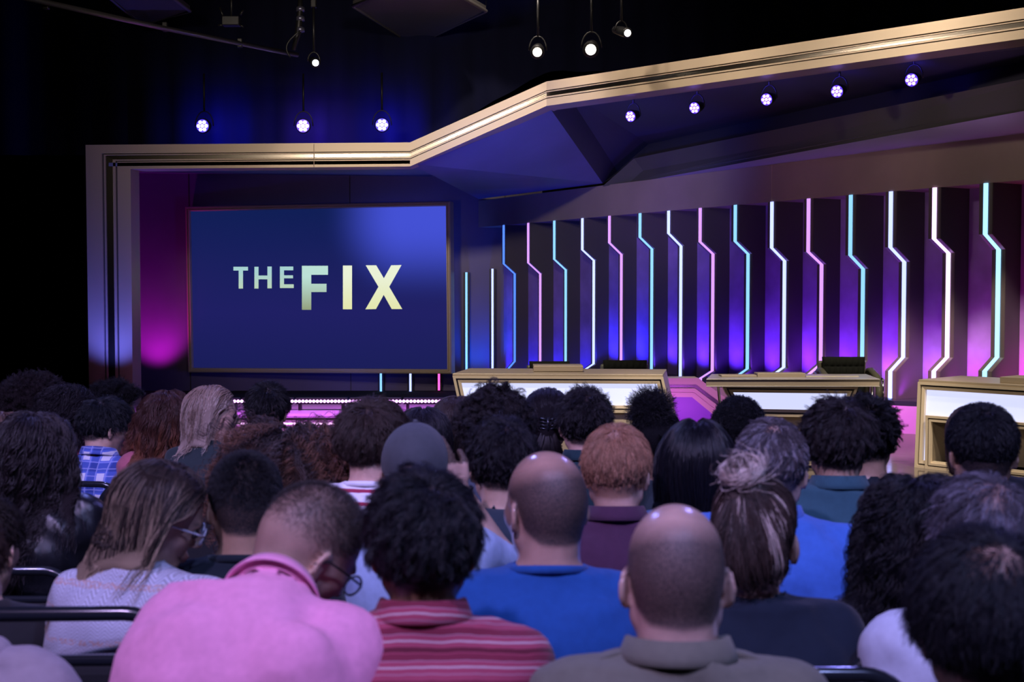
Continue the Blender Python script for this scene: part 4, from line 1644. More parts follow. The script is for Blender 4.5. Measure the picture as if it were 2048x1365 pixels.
# ------------------------------------------------------------------ clothing materials
def cloth_mat(name, base, kind='plain', c2=None, c3=None, rough=.85, weave=.25):
    m, nt, p = nmat(name)
    N, L = nt.nodes.new, nt.links.new
    tc = N('ShaderNodeTexCoord')
    sep = N('ShaderNodeSeparateXYZ')
    L(tc.outputs['Object'], sep.inputs[0])
    X, Y, Z = sep.outputs

    def M(op, a, b=None, c=None, cl=False):
        n = N('ShaderNodeMath')
        n.operation = op
        n.use_clamp = cl
        for i, v in enumerate((a, b, c)):
            if v is None:
                continue
            if isinstance(v, (int, float)):
                n.inputs[i].default_value = v
            else:
                L(v, n.inputs[i])
        return n.outputs[0]

    def mix(f, a, b):
        n = N('ShaderNodeMix')
        n.data_type = 'RGBA'
        if isinstance(f, (int, float)):
            n.inputs['Factor'].default_value = f
        else:
            L(f, n.inputs['Factor'])
        for s, v in (('A', a), ('B', b)):
            if isinstance(v, tuple):
                n.inputs[s].default_value = (*v, 1)
            else:
                L(v, n.inputs[s])
        return n.outputs['Result']

    def noise(scale, det=3, vec=None):
        n = N('ShaderNodeTexNoise')
        n.inputs['Scale'].default_value = scale
        n.inputs['Detail'].default_value = det
        L(vec or tc.outputs['Object'], n.inputs['Vector'])
        return n.outputs['Fac']

    def band(v, per, duty, off=0.0):
        """1 inside a stripe of the given duty"""
        fr = M('FRACT', M('DIVIDE', M('ADD', v, off), per))
        return M('LESS_THAN', fr, duty)
    wob = M('MULTIPLY', M('SUBTRACT', noise(9), .5), .018)
    Zw, Xw = M('ADD', Z, wob), M('ADD', X, wob)
    hgt = None
    if kind == 'plain':
        v = M('MULTIPLY_ADD', noise(60, 4), .3, .85)
        n = N('ShaderNodeVectorMath')
        n.operation = 'SCALE'
        n.inputs[0].default_value = base
        L(v, n.inputs['Scale'])
        out = n.outputs[0]
    elif kind == 'stripes_h':
        out = mix(band(Zw, .036, .28), base, c2)
    elif kind == 'plaid':
        a = band(Xw, .085, .42)
        b = band(Zw, .085, .42, .02)
        s = M('MULTIPLY', M('ADD', a, b), .5)
        o1 = mix(s, base, c2)
        line = M('MAXIMUM', band(Zw, .028, .12), band(Xw, .0425, .10, .01))
        o2 = mix(M('MULTIPLY', line, .6), o1, c3)
        wh = M('MULTIPLY', band(Xw, .085, .38, .045), band(Zw, .085, .40, .06))
        out = mix(M('MULTIPLY', wh, .85), o2, (.80, .80, .86))
    elif kind == 'redstripe':
        # yoke: horizontal stripes on the shoulders, vertical below
        yy = M('GREATER_THAN', Z, c3)
        vv = M('MULTIPLY_ADD', yy, 0, 0)
        selH = M('MULTIPLY', yy, 1)
        nm = N('ShaderNodeMix')
        nm.data_type = 'FLOAT'
        L(selH, nm.inputs[0])
        L(Xw, nm.inputs[2])
        L(M('ADD', Zw, M('MULTIPLY', Y, .35)), nm.inputs[3])
        cc = nm.outputs[0]
        o1 = mix(band(cc, .046, .30), base, c2)
        o2 = mix(band(cc, .046, .07, .012), o1, (.55, .40, .45))
        o3 = mix(band(cc, .023, .08, .0), o2, (.42, .20, .28))
        out = mix(band(cc, .092, .10, .03), o3, (.12, .012, .03))
    elif kind == 'knit':
        zg = M('ABSOLUTE', M('SUBTRACT', M('FRACT', M('DIVIDE', X, .030)), .5))
        w = M('FRACT', M('DIVIDE', M('ADD', Z, M('MULTIPLY', zg, .026)), .0075))
        w2 = M('GREATER_THAN', w, .5)
        o1 = mix(w2, base, c2)
        bandz = band(Z, .052, .22)
        oo = M('MULTIPLY', bandz, M('GREATER_THAN', noise(190), .5))
        out = mix(M('MULTIPLY', oo, .75), o1, c3)
        hgt = w2
    elif kind == 'dots':
        v = N('ShaderNodeTexVoronoi')
        v.inputs['Scale'].default_value = 60
        L(tc.outputs['Object'], v.inputs['Vector'])
        out = mix(M('LESS_THAN', v.outputs['Distance'], .22), base, c2)
    L(out, p.inputs['Base Color'])
    p.inputs['Roughness'].default_value = rough
    p.inputs['Sheen Weight'].default_value = .15 if rough > .6 else 0
    p.inputs['Specular IOR Level'].default_value = .3 if rough > .6 else .6
    fine = noise(700, 2)
    mp = N('ShaderNodeMapping')
    mp.inputs['Scale'].default_value = (1, 1, .45)
    L(tc.outputs['Object'], mp.inputs['Vector'])
    mp.inputs['Rotation'].default_value = (0, .6, 0)
    fold = noise(13, 2, mp.outputs['Vector'])
    hs = M('ADD', M('MULTIPLY', fine, .06 * weave * 4), M('MULTIPLY', fold, 1.3 if rough > .5 else 2.5))
    if hgt is not None:
        hs = M('ADD', hs, M('MULTIPLY', hgt, .12))
    b = N('ShaderNodeBump')
    b.inputs['Strength'].default_value = .8
    b.inputs['Distance'].default_value = .009
    L(hs, b.inputs['Height'])
    L(b.outputs['Normal'], p.inputs['Normal'])
    return m


def wr_noise(P, seed):
    x, y, z = P[:, 0], P[:, 1], P[:, 2]
    s = seed * 1.7
    w = np.sin(x * 21 + s + 2.0 * np.sin(z * 13 + s)) * np.sin(z * 27 + x * 9 + s * 2 + 1.5 * np.sin(y * 19))
    w += .8 * np.abs(np.sin(z * 33 + x * 14 * np.sign(x) + 1.8 * np.sin(x * 11 + s))) ** .5 * np.sin(z * 9 + s) - .3
    w += .6 * np.sin(z * 46 + x * 30 + 2 * np.sin(x * 23 + s)) * np.sin(x * 17 - s)
    return w


def mk_shirt(o, root):
    fg = Fig()
    c = o.get('cloth', .009)
    sl = o.get('sleeves', 2)
    body_prims(fg, o, c, sl, arms=False)
    NB = o['Rl'] @ np.array((0, -.02, o['T'])) + o['hip']
    H, R = o['H'], o['R']
    ax = H + R @ np.array((0, -.026, -.045)) - NB
    ax /= np.linalg.norm(ax)
    nr = .047 if o.get('fem') else .056 * o.get('neck', 1)
    up = o.get('neckup', .03)
    fg.cap(NB - ax * .05, NB + ax * up * .6, nr + c + .006, nr + c + .001, k=.03)
    for a_, b_, r_, k_ in o.get('extra', ()):
        fg.cap(a_, b_, r_, k=k_)
    full = Fig()
    full.p = list(fg.p)
    fg.cap(NB + ax * (up + .008), NB + ax * .2, nr + .004, nr + .010, k=.006, sub=True)
    g = o.get('gres', .013)
    xs = np.arange(-.36, .36, g)
    if sl == 2 or o.get('armR'):
        yhi = o['hip'][1] + .42
    else:
        yhi = max(o['hip'][1] + .25, NB[1] + .2)
    ys = np.arange(min(-.28, NB[1] - .2), yhi, g)
    zs = np.arange(.36, NB[2] + .16, g)
    if o.get('armR') is not None:
        zs = np.arange(.36, max(NB[2] + .12, max(o['armR'][0][2], o['armR'][1][2]) + .08), g)
    V, Q = nets(fg.grid(xs, ys, zs), xs, ys, zs)
    # folds
    me = bpy.data.meshes.new('t')
    me.from_pydata(V.tolist(), [], Q.tolist())
    nn = np.zeros(len(V) * 3)
    me.vertex_normals.foreach_get('vector', nn)
    nn = nn.reshape(-1, 3)
    bpy.data.meshes.remove(me)
    V = V + nn * np.maximum(wr_noise(V, o['seed']) * o.get('fold', .0055), -(c - .0065))[:, None]
    mesh_np(o.get('garment', 'shirt'), V, Q, [o['shirtmat']], root)
    if o.get('collar'):
        mk_collar(o, root, NB + ax * .022, ax, nr + (.010 if o['collar'] == 'band' else .004))
    return full


def mk_collar(o, root, c, ax, nr):
    kind = o['collar']
    u = np.array((1.0, 0, 0))
    w = np.cross(ax, u)
    w /= np.linalg.norm(w)          # forward
    if w[1] < 0:
        w = -w
    n = 40
    if kind == 'shirt':
        pr = [(.003, .0), (.003, .030), (.006, .036), (.011, .035), (.020, .012), (.024, .000), (.021, -.002), (.009, .018), (.008, .0)]
    elif kind == 'band':
        pr = [(.002, -.004), (.002, .006), (.006, .009), (.010, .006), (.012, -.006), (.005, -.010)]
    else:
        return
    V, Fs = [], []
    m = len(pr)
    for i in range(n + 1):
        a = math.radians(-158 + 316 * i / n) if kind == 'shirt' else 2 * math.pi * i / n
        # a=0 at the back
        cx, cy = math.sin(a), -math.cos(a)
        front = max(0, math.cos(a) * -1)
        drop = -.018 * front - (.0 if kind == 'shirt' else .006 * (1 - math.cos(a)))
        for (r, z) in pr:
            rr = nr + r
            V.append(c + u * cx * rr * 1.04 + w * (cy * rr * 1.06 + .004) + ax * (z + drop + .012))
    for i in range(n):
        for k in range(m):
            Fs.append((i * m + k, (i + 1) * m + k, (i + 1) * m + (k + 1) % m, i * m + (k + 1) % m))
    mesh_np('collar', np.array(V), Fs, [o['collarmat'] if o.get('collarmat') else o['shirtmat']], root)


def mk_pants_mesh():
    fg = Fig()
    fg.ell((0, .02, .515), (.175, .15, .10), None, .04)
    for s in (-1, 1):
        fg.cap((s * .09, .04, .525), (s * .125, .36, .52), .085, .066, k=.03)
        fg.cap((s * .125, .365, .51), (s * .125, .37, .10), .062, .050, k=.02)
    xs = np.arange(-.3, .3, .016)
    ys = np.arange(-.2, .5, .016)
    zs = np.arange(.02, .7, .016)
    return nets(fg.grid(xs, ys, zs), xs, ys, zs)


def mk_shoe_mesh(s):
    fg = Fig()
    fg.cap((s * .125, .36, .045), (s * .13, .49, .030), .040, .030, k=.02)
    fg.ell((s * .125, .35, .055), (.038, .05, .045), None, .02)
    fg.fn(lambda P: P[2] - .004 + 0 * P[0] + 0 * P[1], (-1, -1, -1), (1, 1, .0), .004, True)
    xs = np.arange(s * .13 - .08, s * .13 + .08, .010)
    ys = np.arange(.26, .56, .010)
    zs = np.arange(-.03, .13, .010)
    return nets(fg.grid(xs, ys, zs), xs, ys, zs)


PANTS = {}


def mk_pants(root, colr):
    key = 'jeans' if colr else 'trousers'
    if key not in PANTS:
        V, Q = mk_pants_mesh()
        mat = cloth_mat('trouser_cloth_' + key, (.03, .045, .09) if colr else (.02, .02, .022))
        o = mesh_np('trousers', V, Q, [mat], root)
        sm = pm('shoe_leather_' + key, (.02, .018, .016), .5)
        sh = []
        for s in (-1, 1):
            V, Q = mk_shoe_mesh(s)
            sh.append(mesh_np('shoe', V, Q, [sm], root))
        PANTS[key] = [o] + sh
    else:
        for q in PANTS[key]:
            c = q.copy()
            link(c, root)


# ------------------------------------------------------------------ chairs
CH_FAB = pm('chair_fabric', (.012, .012, .016), .9, bump=.3, bscale=500)
CH_FR = pm('chair_frame_enamel', (.018, .022, .03), .22, .2, coat=.6)
chair_proto = None


def mk_chair(x, y, rz, label, sc=1.0):
    global chair_proto
    if chair_proto is None:
        r = bpy.data.objects.new('banquet_chair', None)
        link(r)
        MB().box((0, .03, .42), (.42, .42, .06)).build('seat', CH_FAB, r, bevel=.02)
        MB().box((0, -.205, .655), (.36, .035, .28)).build('backrest', CH_FAB, r, bevel=.014)
        MB().box((0, -.205, .803), (.372, .022, .018)).build('back_rail', CH_FR, r, bevel=.006)
        p = [(-.205, -.18, .40), (-.205, -.20, .79)]
        for k in range(9):
            a = math.pi - math.pi / 2 * k / 8
            p.append((-.205 + .085 + .085 * math.cos(a), -.21, .80 + .085 * math.sin(a)))
        for k in range(9):
            a = math.pi / 2 - math.pi / 2 * k / 8
            p.append((.12 + .085 * math.cos(a), -.21, .80 + .085 * math.sin(a)))
        p += [(.205, -.20, .79), (.205, -.18, .40)]
        MB().tube(p, .0135, 10).build('back_frame', CH_FR, r, True)
        for sx in (-1, 1):
            MB().tube([(sx * .2, -.18, .40), (sx * .21, -.24, .012)], .012, 8).build('leg', CH_FR, r, True)
            MB().tube([(sx * .2, .22, .40), (sx * .21, .25, .012)], .012, 8).build('leg', CH_FR, r, True)
            MB().tube([(sx * .2, -.18, .385), (sx * .2, .22, .385)], .010, 8).build('seat_rail', CH_FR, r, True)
        chair_proto = r
    else:
        r = chair_proto.copy()
        link(r)
        for c in list(chair_proto.children):
            d = c.copy()
            link(d, r)
    r.location = (x, y, 0)
    r.rotation_euler = (0, 0, math.radians(rz))
    r.scale = (sc, sc, sc)
    tag(r, label, 'chair', 'black banquet chairs of the audience')
    return r


# ------------------------------------------------------------------ figure assembly
SKIN = {'light': (.62, .40, .30), 'pink': (.68, .42, .33), 'tan': (.46, .28, .19), 'olive': (.42, .26, .17), 'brown': (.20, .105, .062), 'dark': (.11, .055, .035)}
seedc = [0]


def person(label, px, ytop, Y, byaw=0, hyaw=0, hp=5, hr=0, lean=4, fem=False, skin='light', haircol=(.02, .015, .012), hair=None,
           shirt=None, sleeves=2, chair=True, fine=None, glasses=None, jeans=0, cname=None, side=0, **kw):
    """px,ytop: pixel of the crown in the photograph at distance Y; angles in degrees"""
    seedc[0] += 1
    sd = seedc[0]
    o = dict(kw)
    o['seed'] = sd
    o['fem'] = fem
    o['sw'] = kw.get('sw', .140 if fem else .158)
    o['sleeves'] = sleeves
    o['lean'] = math.radians(lean)
    o['res'] = fine or (.0055 if Y < 2.9 else .0075)
    o['gres'] = .0125 if Y < 3.0 else .016
    o['Rl'] = np.array(Matrix.Rotation(-math.radians(lean), 3, 'X') @ Matrix.Rotation(math.radians(side), 3, 'Y'))
    o['R'] = rotm(hyaw, hp, hr)
    cw = at(px, ytop, Y)
    th = (hair or {}).get('top', 0.0)
    zc = cw.z - th
    hip = np.array((0, 0, .50))
    # crown offset from the head centre
    th_ = np.linspace(0, 6.28, 40)
    d = np.array([[math.sin(a) * math.cos(b), math.sin(a) * math.sin(b), math.cos(a)] for a in np.linspace(0, 1.5, 12) for b in th_])
    sk = (SKC + d * SKR) @ o['R'].T
    ctop = sk[sk[:, 2].argmax()]
    nk = .150
    # neck direction blends the lean and the nod
    na = math.radians(kw.get('na', lean * .6 + hp * .45))
    nside = math.radians(side * .6 + hr * .5)
    nd = np.array((math.sin(nside), math.sin(na), math.cos(na)))
    fwd = .022
    need = zc - hip[2] - ctop[2] - nk * nd[2]
    Rl = o['Rl']
    T = need / Rl[2][2]
    o['T'] = T
    o['hip'] = hip
    NB = Rl @ np.array((0, -.015, T)) + hip
    H = NB + nd * nk + np.array((0, fwd, 0))
    o['H'] = H
    # root so that the crown lands on the pixel
    Rz = np.array(Matrix.Rotation(math.radians(byaw), 3, 'Z'))
    cl = Rz @ (H + ctop)
    rx, ry = cw.x - cl[0], cw.y - cl[1]
    root = thing('person', label, 'person', (rx, ry, 0), None, math.radians(byaw))
    o['skinmat'] = skin_mat('skin_%02d' % sd, SKIN[skin] if isinstance(skin, str) else skin, tuple(c * 1.1 for c in kw.get('scalpcol', haircol)), oil=kw.get('oil', .38))
    mk_body(o, root)
    o['shirtmat'] = shirt
    fg = mk_shirt(o, root)
    if kw.get('hood'):
        mk_hood(o, root)
    if hair:
        o['hair'] = hair
        if o.get('hairmask_only') is None:
            o['hairmat'] = hair_mat('hair_%02d' % sd, haircol, hair.get('rough', .45), hair.get('var', .3), hair.get('alt'))
            o['capmat'] = hair_mat('hair_mass_%02d' % sd, tuple(q * .7 for q in haircol), .85, .2, hair.get('alt'))
            o['capmat'].node_tree.nodes['Principled BSDF'].inputs['Specular IOR Level'].default_value = .1
            mk_hair(o, root, fg)
    if kw.get('cap_hat'):
        mk_cap(o, root, kw['cap_hat'])
    if glasses:
        mk_glasses(o, root, glasses)
    if kw.get('eyes'):
        for s in (-1, 1):
            e = MB()
            c = H + o['R'] @ np.array((s * .031, .0835, -.001))
            V, Q = sphere_np(c, .0118, 10, 14)
            mesh_np('eye', V, Q, [EYE], root)
    if kw.get('hoop'):
        for s in (kw['hoop'],) if kw['hoop'] in (-1, 1) else (-1, 1):
            c = H + o['R'] @ np.array((s * .086, -.010, -.046 - .022))
            r_ = kw.get('hoopr', .024)
            m_ = MB().tube([Vector(c + o['R'] @ np.array((0, math.cos(t) * r_ * .96, math.sin(t) * r_ * 1.05))) for t in np.linspace(0, 2 * math.pi, 25)[:-1]], .0017, 6, closed=True)
            mesh_np('hoop_earring', m_.v, m_.f, [kw.get('hoopmat', HOOP)], root)
    if kw.get('kclip'):
        m_ = MB()
        for s in (-1, 1):
            for q in range(4):
                zc_ = -.018 + .012 * q
                m_.tube([Vector(H + o['R'] @ np.array((s * .004, -.150, zc_))), Vector(H + o['R'] @ np.array((s * .020, -.152, zc_ + .004))), Vector(H + o['R'] @ np.array((s * .032, -.134, zc_ + .004)))], .0030, 6)
        m_.tube([Vector(H + o['R'] @ np.array((0, -.152, -.024))), Vector(H + o['R'] @ np.array((0, -.152, .026)))], .005, 6)
        mesh_np('claw_clip', m_.v, m_.f, [CH_FR], root)
    if kw.get('bracelet'):
        el, wr = (np.array(v) for v in kw['armR'])
        d = (wr - el) / np.linalg.norm(wr - el)
        c0 = wr - d * .012
        u_ = np.cross(d, (0, 1.0, 0))
        u_ /= np.linalg.norm(u_)
        w_ = np.cross(d, u_)
        m_ = MB().tube([Vector(c0 + (u_ * math.cos(t) + w_ * math.sin(t)) * .030) for t in np.linspace(0, 2 * math.pi, 21)[:-1]], .005, 6, closed=True)
        mesh_np('bracelet', m_.v, m_.f, [CH_FR], root)
    mk_pants(root, jeans)
    if chair:
        short = cname or label.split(',')[0]
        mk_chair(rx, ry, byaw if chair is True else chair, 'black banquet chair under the ' + short, 1.12 if Y < 2.8 else 1.0)
    o['root'] = root
    return o


EYE = pm('eye_dark', (.03, .02, .02), .1)
HOOP = pm('hoop_silver', (.8, .75, .7), .2, 1.0)
LENSG = None


def sphere_np(c, r, n, m):
    V, Q = [], []
    for i in range(n + 1):
        a = math.pi * i / n
        for j in range(m):
            b = 2 * math.pi * j / m
            V.append((c[0] + r * math.sin(a) * math.cos(b), c[1] + r * math.sin(a) * math.sin(b), c[2] + r * math.cos(a)))
    for i in range(n):
        for j in range(m):
            Q.append((i * m + j, (i + 1) * m + j, (i + 1) * m + (j + 1) % m, i * m + (j + 1) % m))
    return np.array(V), Q


def mk_glasses(o, root, colr):
    H, R = o['H'], o['R']
    T = lambda p: Vector(R @ np.array(p) + H)
    mat = pm('glasses_%s' % ''.join(str(int(c * 9)) for c in colr), colr, .2, 0, coat=.5)
    mb = MB()
    for s in (-1, 1):
        rim = [T((s * .033 + .024 * math.cos(t), .104 + .002 * math.cos(t) * s * -1, -.002 + .019 * math.sin(t))) for t in np.linspace(0, 2 * math.pi, 21)[:-1]]
        mb.tube(rim, .0022, 6, closed=True)
        mb.tube([T((s * .057, .103, .004)), T((s * .073, .085, .006)), T((s * .082, .03, .006)), T((s * .086, -.008, .004)), T((s * .086, -.03, -.014))], .0023, 6)
    mb.tube([T((-.010, .105, .002)), T((0, .108, .005)), T((.010, .105, .002))], .002, 6)
    g = mesh_np('glasses', mb.v, mb.f, [mat], root)
    gm = bpy.data.materials.get('clear_lens')
    if gm is None:
        gm, nt, p = nmat('clear_lens')
        p.inputs['Transmission Weight'].default_value = .9
        p.inputs['Roughness'].default_value = .05
        p.inputs['Base Color'].default_value = (.9, .9, 1, 1)
        p.inputs['IOR'].default_value = 1.1
    for s in (-1, 1):
        pts_ = [T((s * .033 + .023 * math.cos(t), .104, -.002 + .018 * math.sin(t))) for t in np.linspace(0, 2 * math.pi, 21)[:-1]]
        n_ = Vector(R @ np.array((0, .0012, 0)))
        m_ = MB().prism(pts_, n_)
        mesh_np('lens', m_.v, m_.f, [gm], g, smooth=False)


def mk_cap(o, root, colr):
    H, R = o['H'], o['R']
    fg = Fig()
    fg.ell(R @ np.array((0, -.010, .034)) + H, (.086, .108, .100), R, .01)
    # cut below the brim line
    nrm_ = R @ np.array((0, .10, -1.0))
    nrm_ /= np.linalg.norm(nrm_)
    p0 = R @ np.array((0, 0, .006)) + H
    fg.fn(lambda P: -(((P[0] - p0[0]) * nrm_[0] + (P[1] - p0[1]) * nrm_[1] + (P[2] - p0[2]) * nrm_[2])), (-1, -1, -1), (3, 3, 3), .004, True)
    # half-round opening above the strap at the back
    fg.ell(R @ np.array((0, -.112, .020)) + H, (.028, .03, .016), R, .004, True)
    xs = np.arange(H[0] - .15, H[0] + .15, .006)
    ys = np.arange(H[1] - .17, H[1] + .17, .006)
    zs = np.arange(H[2] - .08, H[2] + .17, .006)
    V, Q = nets(fg.grid(xs, ys, zs), xs, ys, zs)
    mat = cloth_mat('cap_cloth', colr, weave=.6)
    c = mesh_np('cap', V, Q, [mat], root)
    bv = MB()
    arc = []
    n = 16
    top, bot = [], []
    for i in range(n + 1):
        a = math.pi * (i / n) - math.pi / 2
        x = .07 * math.sin(a)
        y = .085 + .075 * math.cos(a)
        top.append((x, y))
    vs = []
    for (x, y) in top:
        vs.append(Vector(R @ np.array((x, .075, .016 - 3 * x * x)) + H))
        vs.append(Vector(R @ np.array((x, y, .006 - 4 * x * x)) + H))
    for (x, y) in top:
        vs.append(Vector(R @ np.array((x, .075, .020 - 3 * x * x)) + H))
        vs.append(Vector(R @ np.array((x, y, .010 - 4 * x * x)) + H))
    N_ = 2 * (n + 1)
    fs = []
    for i in range(n):
        fs += [(2 * i, 2 * i + 1, 2 * i + 3, 2 * i + 2), (N_ + 2 * i, N_ + 2 * i + 2, N_ + 2 * i + 3, N_ + 2 * i + 1), (2 * i + 1, N_ + 2 * i + 1, N_ + 2 * i + 3, 2 * i + 3)]
    mesh_np('brim', [tuple(v) for v in vs], fs, [mat], c)
    bt = R @ np.array((0, -.012, .135)) + H
    V, Q = sphere_np(bt, .007, 8, 10)
    mesh_np('button', V, Q, [mat], c)
    st = MB().tube([Vector(R @ np.array((.05 * math.cos(t) * 1.5, -.010 - .104 * math.sin(t), .005)) + H) for t in np.linspace(.5, math.pi - .5, 14)], .0065, 6)
    mesh_np('strap', st.v, st.f, [mat], c)


def mk_hood(o, root):
    NB = o['Rl'] @ np.array((0, -.02, o['T'])) + o['hip']
    fg = Fig()
    rs = []
    for i in range(13):
        a = math.radians(-120 + 240 * i / 12)
        f = abs(math.cos(a / 2)) ** 1.2
        p = NB + np.array((math.sin(a) * .088, -math.cos(a) * .078 + .005, .018 - .012 * math.cos(a)))
        rs.append((p, .018 + .020 * f))
    for (p, r), (q, s) in zip(rs[:-1], rs[1:]):
        fg.cap(p, q, r, s, k=.02)
    fg.cap(NB + (-.045, -.105, -.03), NB + (.045, -.105, -.03), .032, k=.03)
    fg.cap(NB + (0, -.10, -.02), NB + (0, -.118, -.09), .036, .026, k=.03)
    fg.cap(NB + (0, 0, -.02), NB + (0, .01, .08), .062, k=.004, sub=True)
    g = .009
    xs = np.arange(-.2, .2, g)
    ys = np.arange(NB[1] - .22, NB[1] + .2, g)
    zs = np.arange(NB[2] - .18, NB[2] + .14, g)
    V, Q = nets(fg.grid(xs, ys, zs), xs, ys, zs)
    V = V + (wr_noise(V * 1.6, o['seed'] + 3) * .002)[:, None] * np.array((0, -1, .3))
    mesh_np('hood', V, Q, [o['shirtmat']], root)

# ================================================================== hair styles
def HS(**k):
    return k


def short(**k):
    d = dict(L=(.022, .040), n=4500, thick=.012, lift=.55, grav=.25, comb=1, messy=.16, clump=.28, top=.012, rad=.0007, per=8)
    d.update(k)
    return d


def buzz(**k):
    d = dict(L=(.006, .011), n=5500, k=4, thick=.005, lift=.9, grav=.1, comb=.8, messy=.12, clump=.0, top=.005, rad=.0004, cap=False, fuzz=.0004, indiv=1, stray=.3)
    d.update(k)
    return d


def medium(**k):
    d = dict(L=(.045, .070), n=6000, k=10, thick=.016, lift=.38, grav=.4, comb=1, messy=.20, clump=.34, top=.014, rad=.0007, per=8, curl=.002, freq=14)
    d.update(k)
    return d


def longs(**k):
    d = dict(L=(.32, .42), n=4500, k=22, thick=.016, lift=.15, grav=1.3, comb=1, messy=.06, clump=.35, top=.010, rad=.0009, per=10, part=.0, keep=.7)
    d.update(k)
    return d


def curly(**k):
    d = dict(L=(.30, .40), n=4500, k=34, thick=.04, lift=.7, grav=.9, comb=.9, messy=.16, clump=.6, top=.028, rad=.0009, per=18, curl=.008, freq=22, part=.0, phn=.5, thr=.8)
    d.update(k)
    return d


def afro(**k):
    d = dict(L=(.035, .05), n=7000, k=12, thick=.05, lift=2.2, grav=.0, comb=.1, messy=.35, clump=.3, top=.04, rad=.0007, per=10, curl=.003, freq=70, combfade=1, thr=.7)
    d.update(k)
    return d


BLK = (.010, .009, .011)
DKB = (.020, .014, .012)
BRN = (.045, .026, .018)
MBR = (.075, .045, .030)


def C(name, base, **k):
    return cloth_mat(name, base, **k)


# ================================================================== the audience
# --- nearest row
P = person
P('person leaning forward in a bright pink polo shirt, head bowed to the right', 628, 970, 2.32, byaw=-8, hyaw=-38, hp=38, hr=12, lean=27, sw=.148, girth=1.02, side=5,
  skin=(.60, .38, .30), haircol=(.035, .028, .028), hair=buzz(n=9000, L=(.005, .008), rad=.00025), maskv=.75, fade=.4, na=60, shirt=C('pink_pique', (.93, .36, .62), weave=.5), collar='shirt', sleeves=1, fold=.004,
  glasses=(.02, .02, .025), cloth=.012, cname='person in the pink polo')
P('person in a red and maroon striped shirt with thick wavy black hair', 846, 942, 2.22, hyaw=6, hp=4, lean=7, sw=.160, girth=1.05, skin='brown', haircol=(.012, .012, .017),
  hair=medium(L=(.055, .08), n=16000, thick=.018, top=.016, curl=.005, freq=12, messy=.22, clump=.32, rad=.0006, per=10, lift=.28), shirt=C('red_stripe_cloth', (.36, .055, .11), kind='redstripe', c2=(.20, .02, .05), c3=.965),
  collar='shirt', sleeves=2, neckup=.02, cloth=.012, cname='person in the striped red shirt')
KH = P('bald person in an olive khaki shirt with shoulder straps, ears sticking out', 1352, 1010, 2.02, hyaw=0, hp=6, lean=6, sw=.165, girth=1.08, neck=1.12, skin=(.56, .36, .30), haircol=(.03, .024, .028), hair=None,
  bald=('top', .058), maskv=.9, oil=.26, shirt=C('khaki_twill', (.16, .155, .12), weave=.7), collar='shirt', sleeves=2, cloth=.014, cname='bald person in khaki')
khaki = seedc[0]
P('person at the right edge with big dark hair thinning to pink at the crown', 1975, 1062, 1.74, hyaw=-6, hp=8, lean=5, skin='pink', haircol=(.016, .016, .022),
  hair=medium(L=(.06, .085), n=12000, thick=.022, top=.014, lift=.28, messy=.16, clump=.3, rad=.0006, curl=.002, indiv=1), bald=('crown', .060), shirt=C('charcoal_knit', (.03, .03, .04)), cname='person with the thinning crown')
P('person in a lilac grey hooded top cut off by the lower left corner', -105, 1010, 2.25, hyaw=-10, hp=10, lean=6, sw=.178, girth=1.08, skin='light', haircol=BRN, hair=short(), shirt=C('lilac_fleece', (.36, .31, .36), weave=.5), hood=True, cloth=.018, cname='person in the lilac grey top', fold=.006)

# --- second row
P('woman with straight brown hair streaked blonde, clear glasses and a pale zigzag knit sweater', 318, 921, 2.90, byaw=-10, hyaw=-62, hp=24, hr=2, lean=14, fem=True, sw=.150, skin=(.46, .27, .20), haircol=(.035, .024, .022),
  hair=longs(L=(.28, .36), n=13000, alt=(.48, .35, .24), altp=.45, alt0=.15, altend=.6, clump=.35, part=.01, messy=.07, grav=1.5, top=.010, rad=.0008, per=9, thick=.016, keep=.8, shrink=.018, thr=1.3, var=.5), shirt=C('zigzag_knit', (.42, .42, .52), kind='knit', c2=(.66, .68, .84), c3=(.62, .36, .30)),
  glasses=(.62, .60, .72), eyes=True, sleeves=2, cloth=.012, cname='woman in the pale knit sweater', chair=False)
P('person with a dark navy crew neck shirt and close cropped black hair', 490, 902, 3.02, byaw=0, hyaw=14, hp=6, lean=8, sw=.165, skin='tan', haircol=(.014, .014, .018), hair=buzz(L=(.010, .016), n=14000, rad=.0005, thick=.008, top=.010),
  shirt=C('navy_jersey', (.008, .015, .026)), collar='band', cname='person in the navy crew neck', neck=1.05)
P('bald person in a bright royal blue t-shirt, face turned slightly left', 1092, 903, 2.66, hyaw=28, hp=2, lean=7, sw=.166, girth=1.08, neck=1.12, skin=(.52, .31, .25), haircol=(.022, .02, .026), hair=None,
  bald=('top', .060), maskv=.9, oil=.2, shirt=C('royal_blue_jersey', (.012, .085, .34)), collar='band', sleeves=1, cname='bald person in the blue t-shirt')
P('woman with a loose blonde tipped bun and a dark navy sweater', 1508, 962, 2.60, byaw=0, hyaw=-16, hp=4, lean=6, fem=True, sw=.156, skin=(.50, .31, .26), haircol=(.060, .040, .036),
  hair=longs(style='bun', shrink=.020, target=(-.014, -.075, .128), L=(.13, .19), n=11000, k=12, grav=0, comb=2.5, combfade=0, lift=.15, thick=.008, br=.040, axis=(-.25, -.45, .85), m=2600, top=.004, messy=.05, part=None, minz=-.062, base=.010, alt=(.95, .78, .70), altp=.10, bunstreak=1.0, var=.5, clump=.3, curl=0, rad=.0007),
  shirt=C('navy_sweatshirt', (.006, .013, .030)), cloth=.016, collar='band', cname='woman with the bun')
